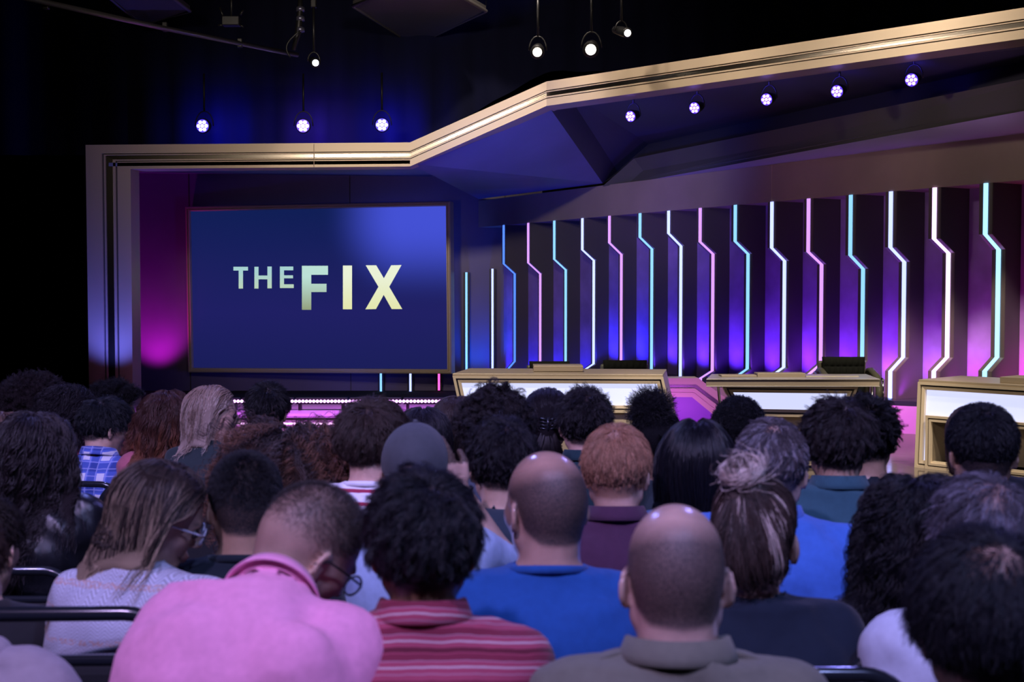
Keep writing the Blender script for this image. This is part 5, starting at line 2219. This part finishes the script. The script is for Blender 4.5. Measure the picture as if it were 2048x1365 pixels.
P('woman with very long loose black curls and a white printed top', 1838, 948, 2.72, hyaw=4, hp=3, lean=4, fem=True, skin='tan', haircol=(.010, .009, .013), hair=curly(L=(.34, .46), n=10000, thick=.026, lift=.45, curl=.007, freq=15, clump=.6, top=.018, messy=.10, rad=.0008, per=18),
  shirt=C('white_print', (.50, .50, .60), kind='dots', c2=(.03, .03, .05)), cname='woman with long black curls')
P('person with tousled grey brown hair thinning on top and a white shirt', 1972, 948, 2.46, hyaw=-4, hp=8, lean=4, skin=(.50, .30, .26), haircol=(.085, .075, .095), hair=medium(L=(.045, .07), n=8000, thick=.016, top=.012, lift=.3, messy=.22, rad=.0006, alt=(.3, .28, .36), altp=.3), bald=('crown', .070),
  shirt=C('white_cotton', (.62, .65, .82), weave=.4), collar='shirt', sw=.170, cloth=.014, cname='person in the white shirt')
P('dark haired person in black cut off by the left edge, behind the lilac grey top', -40, 985, 3.0, hyaw=-5, hp=10, lean=5, skin='light', haircol=DKB, hair=short(), shirt=C('black_cotton', (.014, .014, .018)), cname='person in black at the edge')

# --- third row
P('person wearing a dark grey cap and a light blue denim shirt, one hand raised', 831, 857, 3.30, hyaw=-4, hp=3, lean=6, sw=.160, skin=(.55, .35, .28), haircol=BRN, hair=short(n=2500, top=0, maxz=-.005, cap=False), shirt=C('pale_denim', (.40, .52, .78), weave=.6), collar='shirt',
  cap_hat=(.075, .082, .10), armR=((.225, .10, .98), (.112, .070, 1.17)), hand=1, bracelet=1, cname='person wearing the cap', sleeves=3)
P('person in a dark blue grey hoodie with tousled black hair', 1003, 836, 3.52, hyaw=6, hp=8, lean=8, skin='light', haircol=(.012, .010, .014), hair=medium(L=(.045, .065), n=8000, thick=.018, top=.014, messy=.28), shirt=C('blue_grey_fleece', (.028, .045, .070), weave=.7), hood=True, cloth=.016, cname='person in the hoodie', side=-2)
P('person with short ginger hair and a plum purple shirt', 1233, 849, 3.42, hyaw=-14, hp=8, lean=6, sw=.150, skin='pink', haircol=(.40, .20, .125), hair=short(L=(.035, .055), n=7500, k=9, lift=.3, grav=.5, messy=.10, thick=.014, top=.012, clump=.35, whorl=(.0, -.045, .11)), scalpcol=(.35, .18, .12), bald=('crown', .020),
  shirt=C('plum_twill', (.075, .025, .065), weave=.6), collar='shirt', cname='person with ginger hair', cloth=.012)
P('woman with long straight glossy black hair and a pale blue sleeve', 1395, 834, 3.60, hyaw=0, hp=4, lean=4, fem=True, skin='light', haircol=(.009, .009, .014), hair=longs(L=(.38, .46), n=8000, thick=.022, top=.014, rough=.3, rad=.0009, clump=.25, messy=.03), shirt=C('chambray', (.16, .27, .50)), collar='shirt', cname='woman with long straight hair')
P('person with greying brown hair and a bright blue button shirt', 1543, 837, 3.22, byaw=-6, hyaw=-8, hp=8, lean=6, sw=.190, girth=1.2, side=3, skin='pink', haircol=(.075, .060, .070), bald=('crown', .022), hair=short(L=(.03, .045), n=9000, k=8, thick=.012, top=.012, lift=.3, messy=.14, clump=.35, alt=(.30, .27, .32), altp=.35), scalpcol=(.09, .07, .08), shirt=C('bright_blue_cotton', (.055, .17, .62), weave=.5), collar='shirt', cloth=.016, cname='person in the bright blue shirt')
P('person with wavy dark brown hair and a faded teal denim shirt', 1676, 797, 3.64, byaw=-4, hyaw=2, hp=4, lean=6, sw=.160, skin='light', haircol=(.022, .016, .018), hair=medium(L=(.05, .072), n=9000, thick=.018, top=.016, messy=.3, clump=.5, curl=.003, freq=13), shirt=C('teal_denim', (.035, .105, .145), weave=.8), collar='shirt', cloth=.014, cname='person in the teal shirt')
P('person with short black hair and a pale collar below a wide glowing desk', 1967, 806, 3.45, hyaw=-6, hp=6, lean=5, skin='tan', haircol=(.010, .010, .014), hair=short(L=(.026, .036), n=8500, k=8, thick=.012, top=.014, lift=.5, messy=.14, whorl=(.0, -.06, .1)), shirt=C('pale_lilac_cotton', (.42, .36, .48)), collar='shirt', sw=.145, cname='person with the pale collar')

# --- fourth row
P('person with swept up brown hair and a red and white striped t-shirt', 740, 793, 3.92, byaw=-6, hyaw=-24, hp=4, lean=6, sw=.160, skin='pink', haircol=(.042, .026, .022), hair=medium(L=(.055, .075), n=11000, thick=.024, top=.028, lift=.5, grav=.25, messy=.10, clump=.3, comb=.9, side=.2), shirt=C('breton_jersey', (.82, .80, .88), kind='stripes_h', c2=(.35, .03, .08)), collar='band', sleeves=1, cname='person in the striped t-shirt')
P('woman with a huge mass of brown frizzy curls tipped reddish', 568, 846, 4.05, hyaw=4, hp=4, lean=4, fem=True, skin='tan', haircol=(.030, .020, .020), hair=curly(L=(.20, .30), n=11000, thick=.075, curl=.009, freq=26, lift=1.1, grav=.9, top=.06, alt=(.17, .075, .045), altp=.5, alt0=.25, altend=.2, clump=.55, per=14, messy=.35, rad=.0010, comb=.9, thr=.5), shirt=C('dark_top_a', (.03, .03, .04)), cname='woman with frizzy curls')
P('woman at the left with very long dark wavy hair and a black leather jacket', 62, 824, 3.9, hyaw=-8, hp=4, lean=4, fem=True, skin='tan', haircol=(.018, .013, .015), hair=curly(L=(.38, .50), n=9000, thick=.026, curl=.006, freq=14, top=.014, messy=.09, per=14, lift=.35, rad=.0009), shirt=C('black_leather', (.010, .011, .015), rough=.28), sw=.16, cloth=.018, fold=.006, cname='woman in the leather jacket')
P('woman at the left edge with light brown hair behind the leather jacket', 2, 822, 4.35, hyaw=-12, hp=4, lean=4, fem=True, skin='light', haircol=(.075, .045, .035), hair=longs(alt=(.3, .2, .14), altp=.4, n=5000), shirt=C('dark_top_b', (.025, .02, .03)), cname='woman with light brown hair')
P('person in a blue and white plaid shirt with tidy black hair, ear showing', 208, 795, 5.6, byaw=-8, hyaw=-38, hp=14, lean=8, sw=.145, skin='light', haircol=(.010, .012, .016), hair=short(L=(.04, .06), n=6500, k=9, thick=.02, top=.016, messy=.18), shirt=C('plaid_flannel', (.10, .17, .62), kind='plaid', c2=(.035, .07, .32), c3=(.45, .50, .85)), collar='shirt', cloth=.014, cname='person in the plaid shirt')
P('person with short black hair and a deep blue green polo beside the ponytail', 1169, 775, 4.65, hyaw=-4, hp=4, lean=4, sw=.150, skin='pink', haircol=(.014, .011, .014), hair=short(L=(.035, .055), n=7000, k=8, thick=.024, top=.022, lift=.7, messy=.35), shirt=C('deep_teal_jersey', (.008, .030, .042)), collar='shirt', cname='person in the deep blue green polo')
P('woman with a frizzy black puff of hair and a beaded hoop earring', 1316, 826, 4.75, hyaw=-22, hp=3, lean=4, fem=True, skin='brown', haircol=(.010, .009, .012), hair=afro(style='puff', target=(-.015, -.05, .125), L=(.04, .06), m=6000, br=.098, thick=.012, lift=.25, comb=1.5, curl=.001, top=.0, k=14, n=4000, rad=.0009), shirt=C('dark_top_c', (.02, .03, .04)), hoop=1, hoopr=.032, cname='woman with the puff of hair', neckup=-.01, sleeves=1)
P('person with a rounded short black afro and a denim jacket', 1477, 797, 5.0, hyaw=0, hp=3, lean=4, skin='dark', haircol=(.006, .006, .008), hair=afro(L=(.020, .026), thick=.026, top=.02, n=8000), shirt=C('denim_jacket', (.05, .10, .19)), collar='shirt', cname='person with the short afro')
P('person in black with spiky black hair hidden behind wavy brown hair', 1734, 793, 4.15, hyaw=-10, hp=3, lean=4, sw=.17, skin='tan', haircol=BLK, hair=short(L=(.04, .055), n=5000, k=8, thick=.025, top=.02, lift=1.2, messy=.5, clump=.7, grav=0), shirt=C('black_jersey', (.010, .016, .026)), cname='person with spiky hair')
P('person in a dark jacket almost hidden behind the pale collar', 1955, 808, 4.3, hyaw=0, hp=5, lean=4, sw=.180, skin='light', haircol=MBR, hair=longs(n=3000, L=(.18, .24)), shirt=C('black_jersey_b', (.012, .014, .022)), cname='hidden person in the dark jacket', cloth=.016)

# --- far rows
P('woman with long red brown curls and a coral jacket', 334, 779, 5.5, byaw=0, hyaw=-10, hp=3, lean=4, fem=True, skin='light', haircol=(.050, .020, .016), hair=curly(L=(.30, .40), n=8500, thick=.020, lift=.3, curl=.006, freq=12, top=.014, alt=(.24, .085, .045), altp=.5, alt0=.3, altend=.5, per=20), shirt=C('coral_wool', (.44, .12, .17)), cname='woman in the coral jacket')
P('woman with wavy blonde hair in profile and a dark top', 424, 768, 5.35, byaw=-15, hyaw=-62, hp=2, lean=3, fem=True, skin='pink', haircol=(.24, .16, .12), hair=longs(L=(.20, .27), n=9000, thick=.014, curl=.0035, freq=8, top=.012, alt=(.62, .50, .42), altp=.45, alt0=.1, altend=.3, per=10, var=.5), shirt=C('dark_green_top', (.020, .032, .036)), eyes=True, cname='woman with blonde hair')
P('person with slicked black hair and a small dotted dark shirt', 535, 762, 5.9, hyaw=-4, hp=3, lean=3, skin='tan', haircol=BLK, hair=short(L=(.04, .055), n=5000, k=8, thick=.024, top=.024, messy=.15), shirt=C('dotted_cotton', (.012, .018, .018), kind='dots', c2=(.20, .22, .20)), collar='shirt', cname='person in the dotted shirt')
P('woman with a black straight bob directly behind the grey cap', 846, 812, 4.7, hyaw=0, hp=4, lean=4, fem=True, skin='light', haircol=(.012, .010, .016), hair=longs(L=(.2, .26), n=5000, thick=.020, top=.014), shirt=C('dark_top_d', (.02, .02, .03)), cname='woman with the black bob')
P('woman with straight brown hair and a grey blue blouse in front of the long desk', 914, 790, 4.95, hyaw=-6, hp=3, lean=4, fem=True, skin='tan', haircol=(.036, .022, .020), hair=longs(L=(.17, .21), n=6000, thick=.016, top=.012), shirt=C('grey_blue_blouse', (.20, .25, .40)), sw=.17, cname='woman in the grey blue blouse')
P('person with loose dark curls standing up against the glowing desk', 990, 778, 4.45, hyaw=0, hp=4, lean=4, skin='light', haircol=(.016, .012, .014), hair=afro(L=(.06, .085), n=5000, k=16, curl=.007, freq=26, thick=.05, top=.045, lift=1.3, grav=.35, clump=.65, per=16, messy=.4), shirt=C('dark_top_e', (.05, .06, .09)), cname='person with loose dark curls')
P('woman with smooth black hair gathered in a claw clip ponytail', 1094, 779, 4.95, hyaw=0, hp=4, lean=4, fem=True, skin='light', haircol=(.013, .010, .013), hair=longs(style='tail', target=(0, -.118, .0), L=(.13, .18), k=14, n=5000, grav=.1, comb=2.2, combfade=0, lift=.2, thick=.014, m=2200, tl=(.18, .26), tw=.042, top=.012, part=None, messy=.05, rough=.35), shirt=C('dark_top_f', (.03, .03, .04)), cname='woman with the ponytail', kclip=1)
P('person with a tall dark afro in profile at the left', 66, 748, 5.8, byaw=-10, hyaw=-42, hp=2, lean=3, skin='dark', haircol=(.018, .012, .014), hair=afro(L=(.05, .068), n=8000, thick=.06, top=.055), shirt=C('blue_shirt_a', (.02, .11, .22)), collar='shirt', cname='person with the tall afro')
P('person at the far left edge mostly hidden behind the tall afro', 26, 806, 6.4, hyaw=-6, hp=4, lean=3, skin='light', haircol=(.03, .045, .06), hair=short(n=3000, top=.015), shirt=C('dark_top_g', (.03, .03, .04)), cname='mostly hidden person at the edge')
P('woman with dark shoulder length curls, a small gold hoop and a crimson top', 131, 768, 5.75, byaw=-5, hyaw=-30, hp=3, lean=4, fem=True, skin='brown', haircol=(.014, .011, .015), hair=curly(L=(.16, .22), n=6500, thick=.035, curl=.006, freq=26, top=.024, per=16), shirt=C('crimson_jersey', (.34, .05, .12)), hoop=1, hoopr=.018, hoopmat=pm('hoop_gold', (.7, .45, .2), .25, 1), cname='woman in the crimson top')
P('person with a flat topped dark afro and glasses in profile beside the arch leg', 224, 763, 6.3, byaw=-10, hyaw=-66, hp=4, lean=4, skin='brown', haircol=(.008, .007, .009), hair=afro(L=(.05, .065), n=7000, thick=.055, top=.05, lift=2.0), shirt=C('maroon_jersey', (.10, .018, .03)), glasses=(.02, .02, .02), eyes=True, cname='person with the flat topped afro')

# shoulder straps on the khaki shirt
for s in (-1, 1):
    o = KH
    L_ = lambda p: o['Rl'] @ np.array(p, float) + o['hip']
    V, Fs = [], []
    n = 8
    for i in range(n + 1):
        f = i / n
        x = .085 + (o['sw'] + .018 - .085) * f
        w_ = .020 + .006 * f
        z = o['T'] - .005 - .028 * f ** 1.6 + .046
        for (dy, dz) in ((-w_, 0), (-w_, .006), (w_, .006), (w_, 0)):
            V.append(L_((s * x, -.014 + dy, z - .012 * f + dz)))
    for i in range(n):
        for k in range(4):
            Fs.append((i * 4 + k, i * 4 + 4 + k, i * 4 + 4 + (k + 1) % 4, i * 4 + (k + 1) % 4))
    Fs += [(0, 1, 2, 3), (n * 4 + 3, n * 4 + 2, n * 4 + 1, n * 4)]
    mesh_np('shoulder_strap', np.array(V), Fs, [o['shirtmat']], o['root'], smooth=False)

# chairs that show without a person on them
mk_chair(-.93, 2.84, 2, 'black banquet chair with its round back rail in front of the pale knit sweater', 1.16)


# ================================================================== light
def area(name, loc, target, size, power, colr, sy=None, spread=None):
    l = bpy.data.lights.new(name, 'AREA')
    l.energy = power
    l.color = colr
    l.shape = 'RECTANGLE' if sy else 'DISK'
    l.size = size
    if sy:
        l.size_y = sy
    if spread:
        l.spread = math.radians(spread)
    o = bpy.data.objects.new(name, l)
    o.location = loc
    o.rotation_euler = (Vector(target) - Vector(loc)).to_track_quat('-Z', 'Y').to_euler()
    link(o)
    return o


def spot(name, loc, target, power, colr, deg, blend=.5, rad=.05):
    l = bpy.data.lights.new(name, 'SPOT')
    l.energy = power
    l.color = colr
    l.spot_size = math.radians(deg)
    l.spot_blend = blend
    l.shadow_soft_size = rad
    o = bpy.data.objects.new(name, l)
    o.location = loc
    o.rotation_euler = (Vector(target) - Vector(loc)).to_track_quat('-Z', 'Y').to_euler()
    link(o)
    return o


# audience wash from the grid above
LAV = (.52, .50, 1.0)
spot('audience_wash', (-1.7, -.6, 5.6), (-.9, 3.2, .9), 740, (.66, .47, 1.0), 52, .7, .12)
spot('audience_wash', (1.7, -.3, 5.6), (1.2, 3.4, .9), 470, (.34, .42, 1.0), 58, .7, .12)
spot('audience_wash', (.1, -.9, 5.2), (.2, 3.2, .9), 320, (.48, .46, 1.0), 60, .8, .12)
spot('audience_wash', (-3.0, 1.5, 5.6), (-1.5, 5.6, 1.0), 900, (.50, .42, 1.0), 56, .8, .12)
spot('audience_wash', (1.5, 1.5, 5.6), (.6, 5.4, 1.0), 240, (.45, .42, 1.0), 56, .8, .12)
spot('audience_back_light', (-2.5, 9.5, 5.5), (-.8, 4.0, 1.0), 460, (.22, .26, 1.0), 60, .8, .15)
spot('audience_back_light', (3.0, 9.5, 5.5), (1.0, 3.8, 1.0), 380, (.26, .24, 1.0), 60, .8, .15)
# warm key on the gold set, hung in front of the arch
WARM = (1.0, .84, .70)
spot('set_key', (.1, 12.3, 6.3), (-.55, 14.9, 3.45), 420, WARM, 52, .10, .10)
spot('set_key', (-3.6, 12.6, 6.3), (-3.6, 14.9, 3.3), 40, (.8, .62, .75), 60, .8, .10)
for t_, pw in ((.6, 22), (2.6, 24), (4.8, 24)):
    Pb = O3 + dirR * t_
    area('set_key', (Pb.x - 1.5, Pb.y - 1.5, 6.7), (Pb.x, Pb.y, 4.0), .3, pw, WARM, None, 46 if t_ > 4 else 56)
area('streak_lamp', (-2.75, 7.0, 4.05), (-1.75, 15, 3.2), .9, 13, WARM, .3, 50)
area('streak_lamp', (-.35, 7.6, 4.4), (-.6, 15, 3.5), .5, 9, WARM, .3, 50)
area('streak_lamp', (-2.5, 10.2, 5.1), (3.46, 11.9, 3.95), .6, 3, WARM, .4, 40)
spot('desk_key', (-1.0, 6.5, 7.5), (-.2, 11.4, .8), 2400, (1.0, .87, .74), 26, .7, .15)
spot('desk_key', (2.2, 6.5, 7.5), (2.3, 10.9, .8), 2400, (1.0, .87, .74), 24, .7, .15)
spot('desk_key', (4.2, 7.2, 7.0), (4.0, 10.1, .8), 1700, (1.0, .87, .74), 22, .7, .15)
spot('fascia_fill', (-3.0, 9.5, 2.6), (2.0, 17.3, 3.15), 280, (1.0, .76, .66), 22, .9, .3)
spot('fascia_fill', (-2.0, 8.5, 2.6), (3.6, 14.2, 3.15), 170, (1.0, .74, .66), 24, .9, .3)
spot('desk_front_key', (2.0, -1.0, 3.8), (3.9, 10.3, .75), 700, (1.0, .86, .72), 14, .6, .1)

# colour between the fins
nb_l = len(fins)
for i, (xt, yt, k1, k2, xm, k3, k4, cc) in enumerate(fins):
    s = s_of_px(xt)
    sp = (s_of_px(fins[i][0]) - s_of_px(fins[i - 1][0])) if i else .8
    g = i / 14
    if i < 6:
        c = (.03, .03, 1.0)
    elif i < 10:
        c = (.09 + .03 * (i - 6), .035, 1.0)
    elif i < 13:
        c = (.24 + .04 * (i - 10), .04, 1.0)
    else:
        c = (.42, .03, .95) if i == 13 else (.7, .02, .8)
    sm = s - sp * .5
    pw = 8 + 6 * g
    sl = (s_of_px(fins[i - 1][0]) if i else s - sp) + .10
    spot('fin_uplight', fw(sl, -.06, (PZ if s > s3 else 0) + .03), fw(sl + .24, -.48, 1.25), (44 + 22 * g) * (.55 if i > 12 else 1), c, 84, 1.0, .04)
s_last = s_of_px(2060)
sl = s_of_px(fins[-1][0]) + .11
spot('fin_uplight', fw(sl, -.06, PZ + .03), fw(sl + .24, -.48, 1.25), 34, (1, .02, .6), 84, 1.0, .04)

# washes
spot('wall_magenta', at(302, 772, 21.0), at(310, 600, 21.6), 100, (1.0, .02, .80), 85, .9, .08)
spot('wall_blue', at(950, 765, 21.0), at(955, 640, 21.6), 70, (.0, .12, 1.0), 90, .9, .1)
spot('wall_blue', at(700, 800, 19.5), at(560, 790, 21.6), 25, (.05, .08, 1.0), 120, .9, .1)
spot('arch_leg_blue', at(214, 800, 14.4), at(214, 560, 15.0), 150, (.10, .12, 1.0), 75, .9, .04)
spot('frame_fill', (-2.6, 9.2, 2.0), (-2.9, 21, 1.85), 95, (1.0, .72, .62), 27, .6, .1)  # added spot without a fixture, brightens the gold screen frame
spot('soffit_blue', (-1.0, 12.5, 1.6), (1.3, 17.5, 3.9), 380, (.03, .10, 1.0), 62, .9, .2)
spot('soffit_blue', (1.5, 14.5, 1.2), (1.6, 18.2, 3.6), 70, (.25, .08, 1.0), 40, .9, .2)
spot('ceiling_wash', (-2.0, 17.5, .5), (-3.5, 21.0, 2.9), 45, (.10, .04, 1.0), 100, .9, .2)
spot('lilac_soffit', (3.9, 11.2, 2.2), (4.2, 12.2, 3.9), 14, (.75, .34, 1.0), 60, .9, .2)
area('riser_pink', at(1760, 700, 11.9) + Vector((0, 0, 1.6)), at(1760, 830, 13.5), .4, 9, (1.0, .26, .95), .4, 46)
area('apron_purple', at(1400, 850, 12.7) + Vector((0, 0, .0)), at(1390, 830, 13.8), .5, 8, (.62, .10, 1.0), .1)
area('step_pink', at(650, 700, 13.2) + Vector((0, 0, 1.4)), at(640, 850, 14.0), 3.5, 40, (.8, .28, 1.0), .3, 60)
for Pn, c, pw in zip(lampsL, ((.03, .03, 1.0), (.22, .08, 1.0), (.04, .03, 1.0)), (40, 40, 50)):
    spot('lamp_halo', Pn + Vector((0, .66, .06)), Pn + Vector((0, 1.4, .0)), pw, c, 160, 1.0, .03)  # added spot behind each lamp, its pool on the drape imitates lens glow
for Pn in lampsR:
    spot('lamp_halo', Pn + Vector((0, .0, .10)), Pn + Vector((.6, 1.0, .0)), 3.0, (.08, .05, 1.0), 150, 1.0, .03)  # added spot at each lamp, imitates a small blue lens halo

w = bpy.data.worlds.new('World')
bpy.context.scene.world = w
w.use_nodes = True
w.node_tree.nodes['Background'].inputs['Color'].default_value = (.02, .02, .06, 1)
w.node_tree.nodes['Background'].inputs['Strength'].default_value = .05

# ------------------------------------------------------------------ camera
cam = bpy.data.cameras.new('camera')
cam.lens = 36.0 * F / 2048
cam.sensor_width = 36
cam.clip_start = .05
cam.clip_end = 200
cam.dof.use_dof = True
cam.dof.focus_distance = 10.5
cam.dof.aperture_fstop = 5.6
co = bpy.data.objects.new('camera', cam)
co.location = (0, 0, CAMZ)
co.rotation_euler = (math.pi / 2 - TILT, 0, 0)
link(co)
scn = bpy.context.scene
scn.camera = co
scn.view_settings.view_transform = 'Standard'
scn.view_settings.look = 'None'
scn.view_settings.exposure = 0
scn.view_settings.gamma = 1
scn.view_settings.use_curve_mapping = False
scn.cycles.max_bounces = 5
scn.cycles.diffuse_bounces = 3
scn.cycles.glossy_bounces = 3
scn.cycles.transmission_bounces = 4
scn.cycles.use_adaptive_sampling = True
scn.cycles.adaptive_threshold = .03
scn.cycles.use_denoising = True
scn.cycles.sample_clamp_indirect = 4
scn.cycles.caustics_reflective = False
scn.cycles.caustics_refractive = False
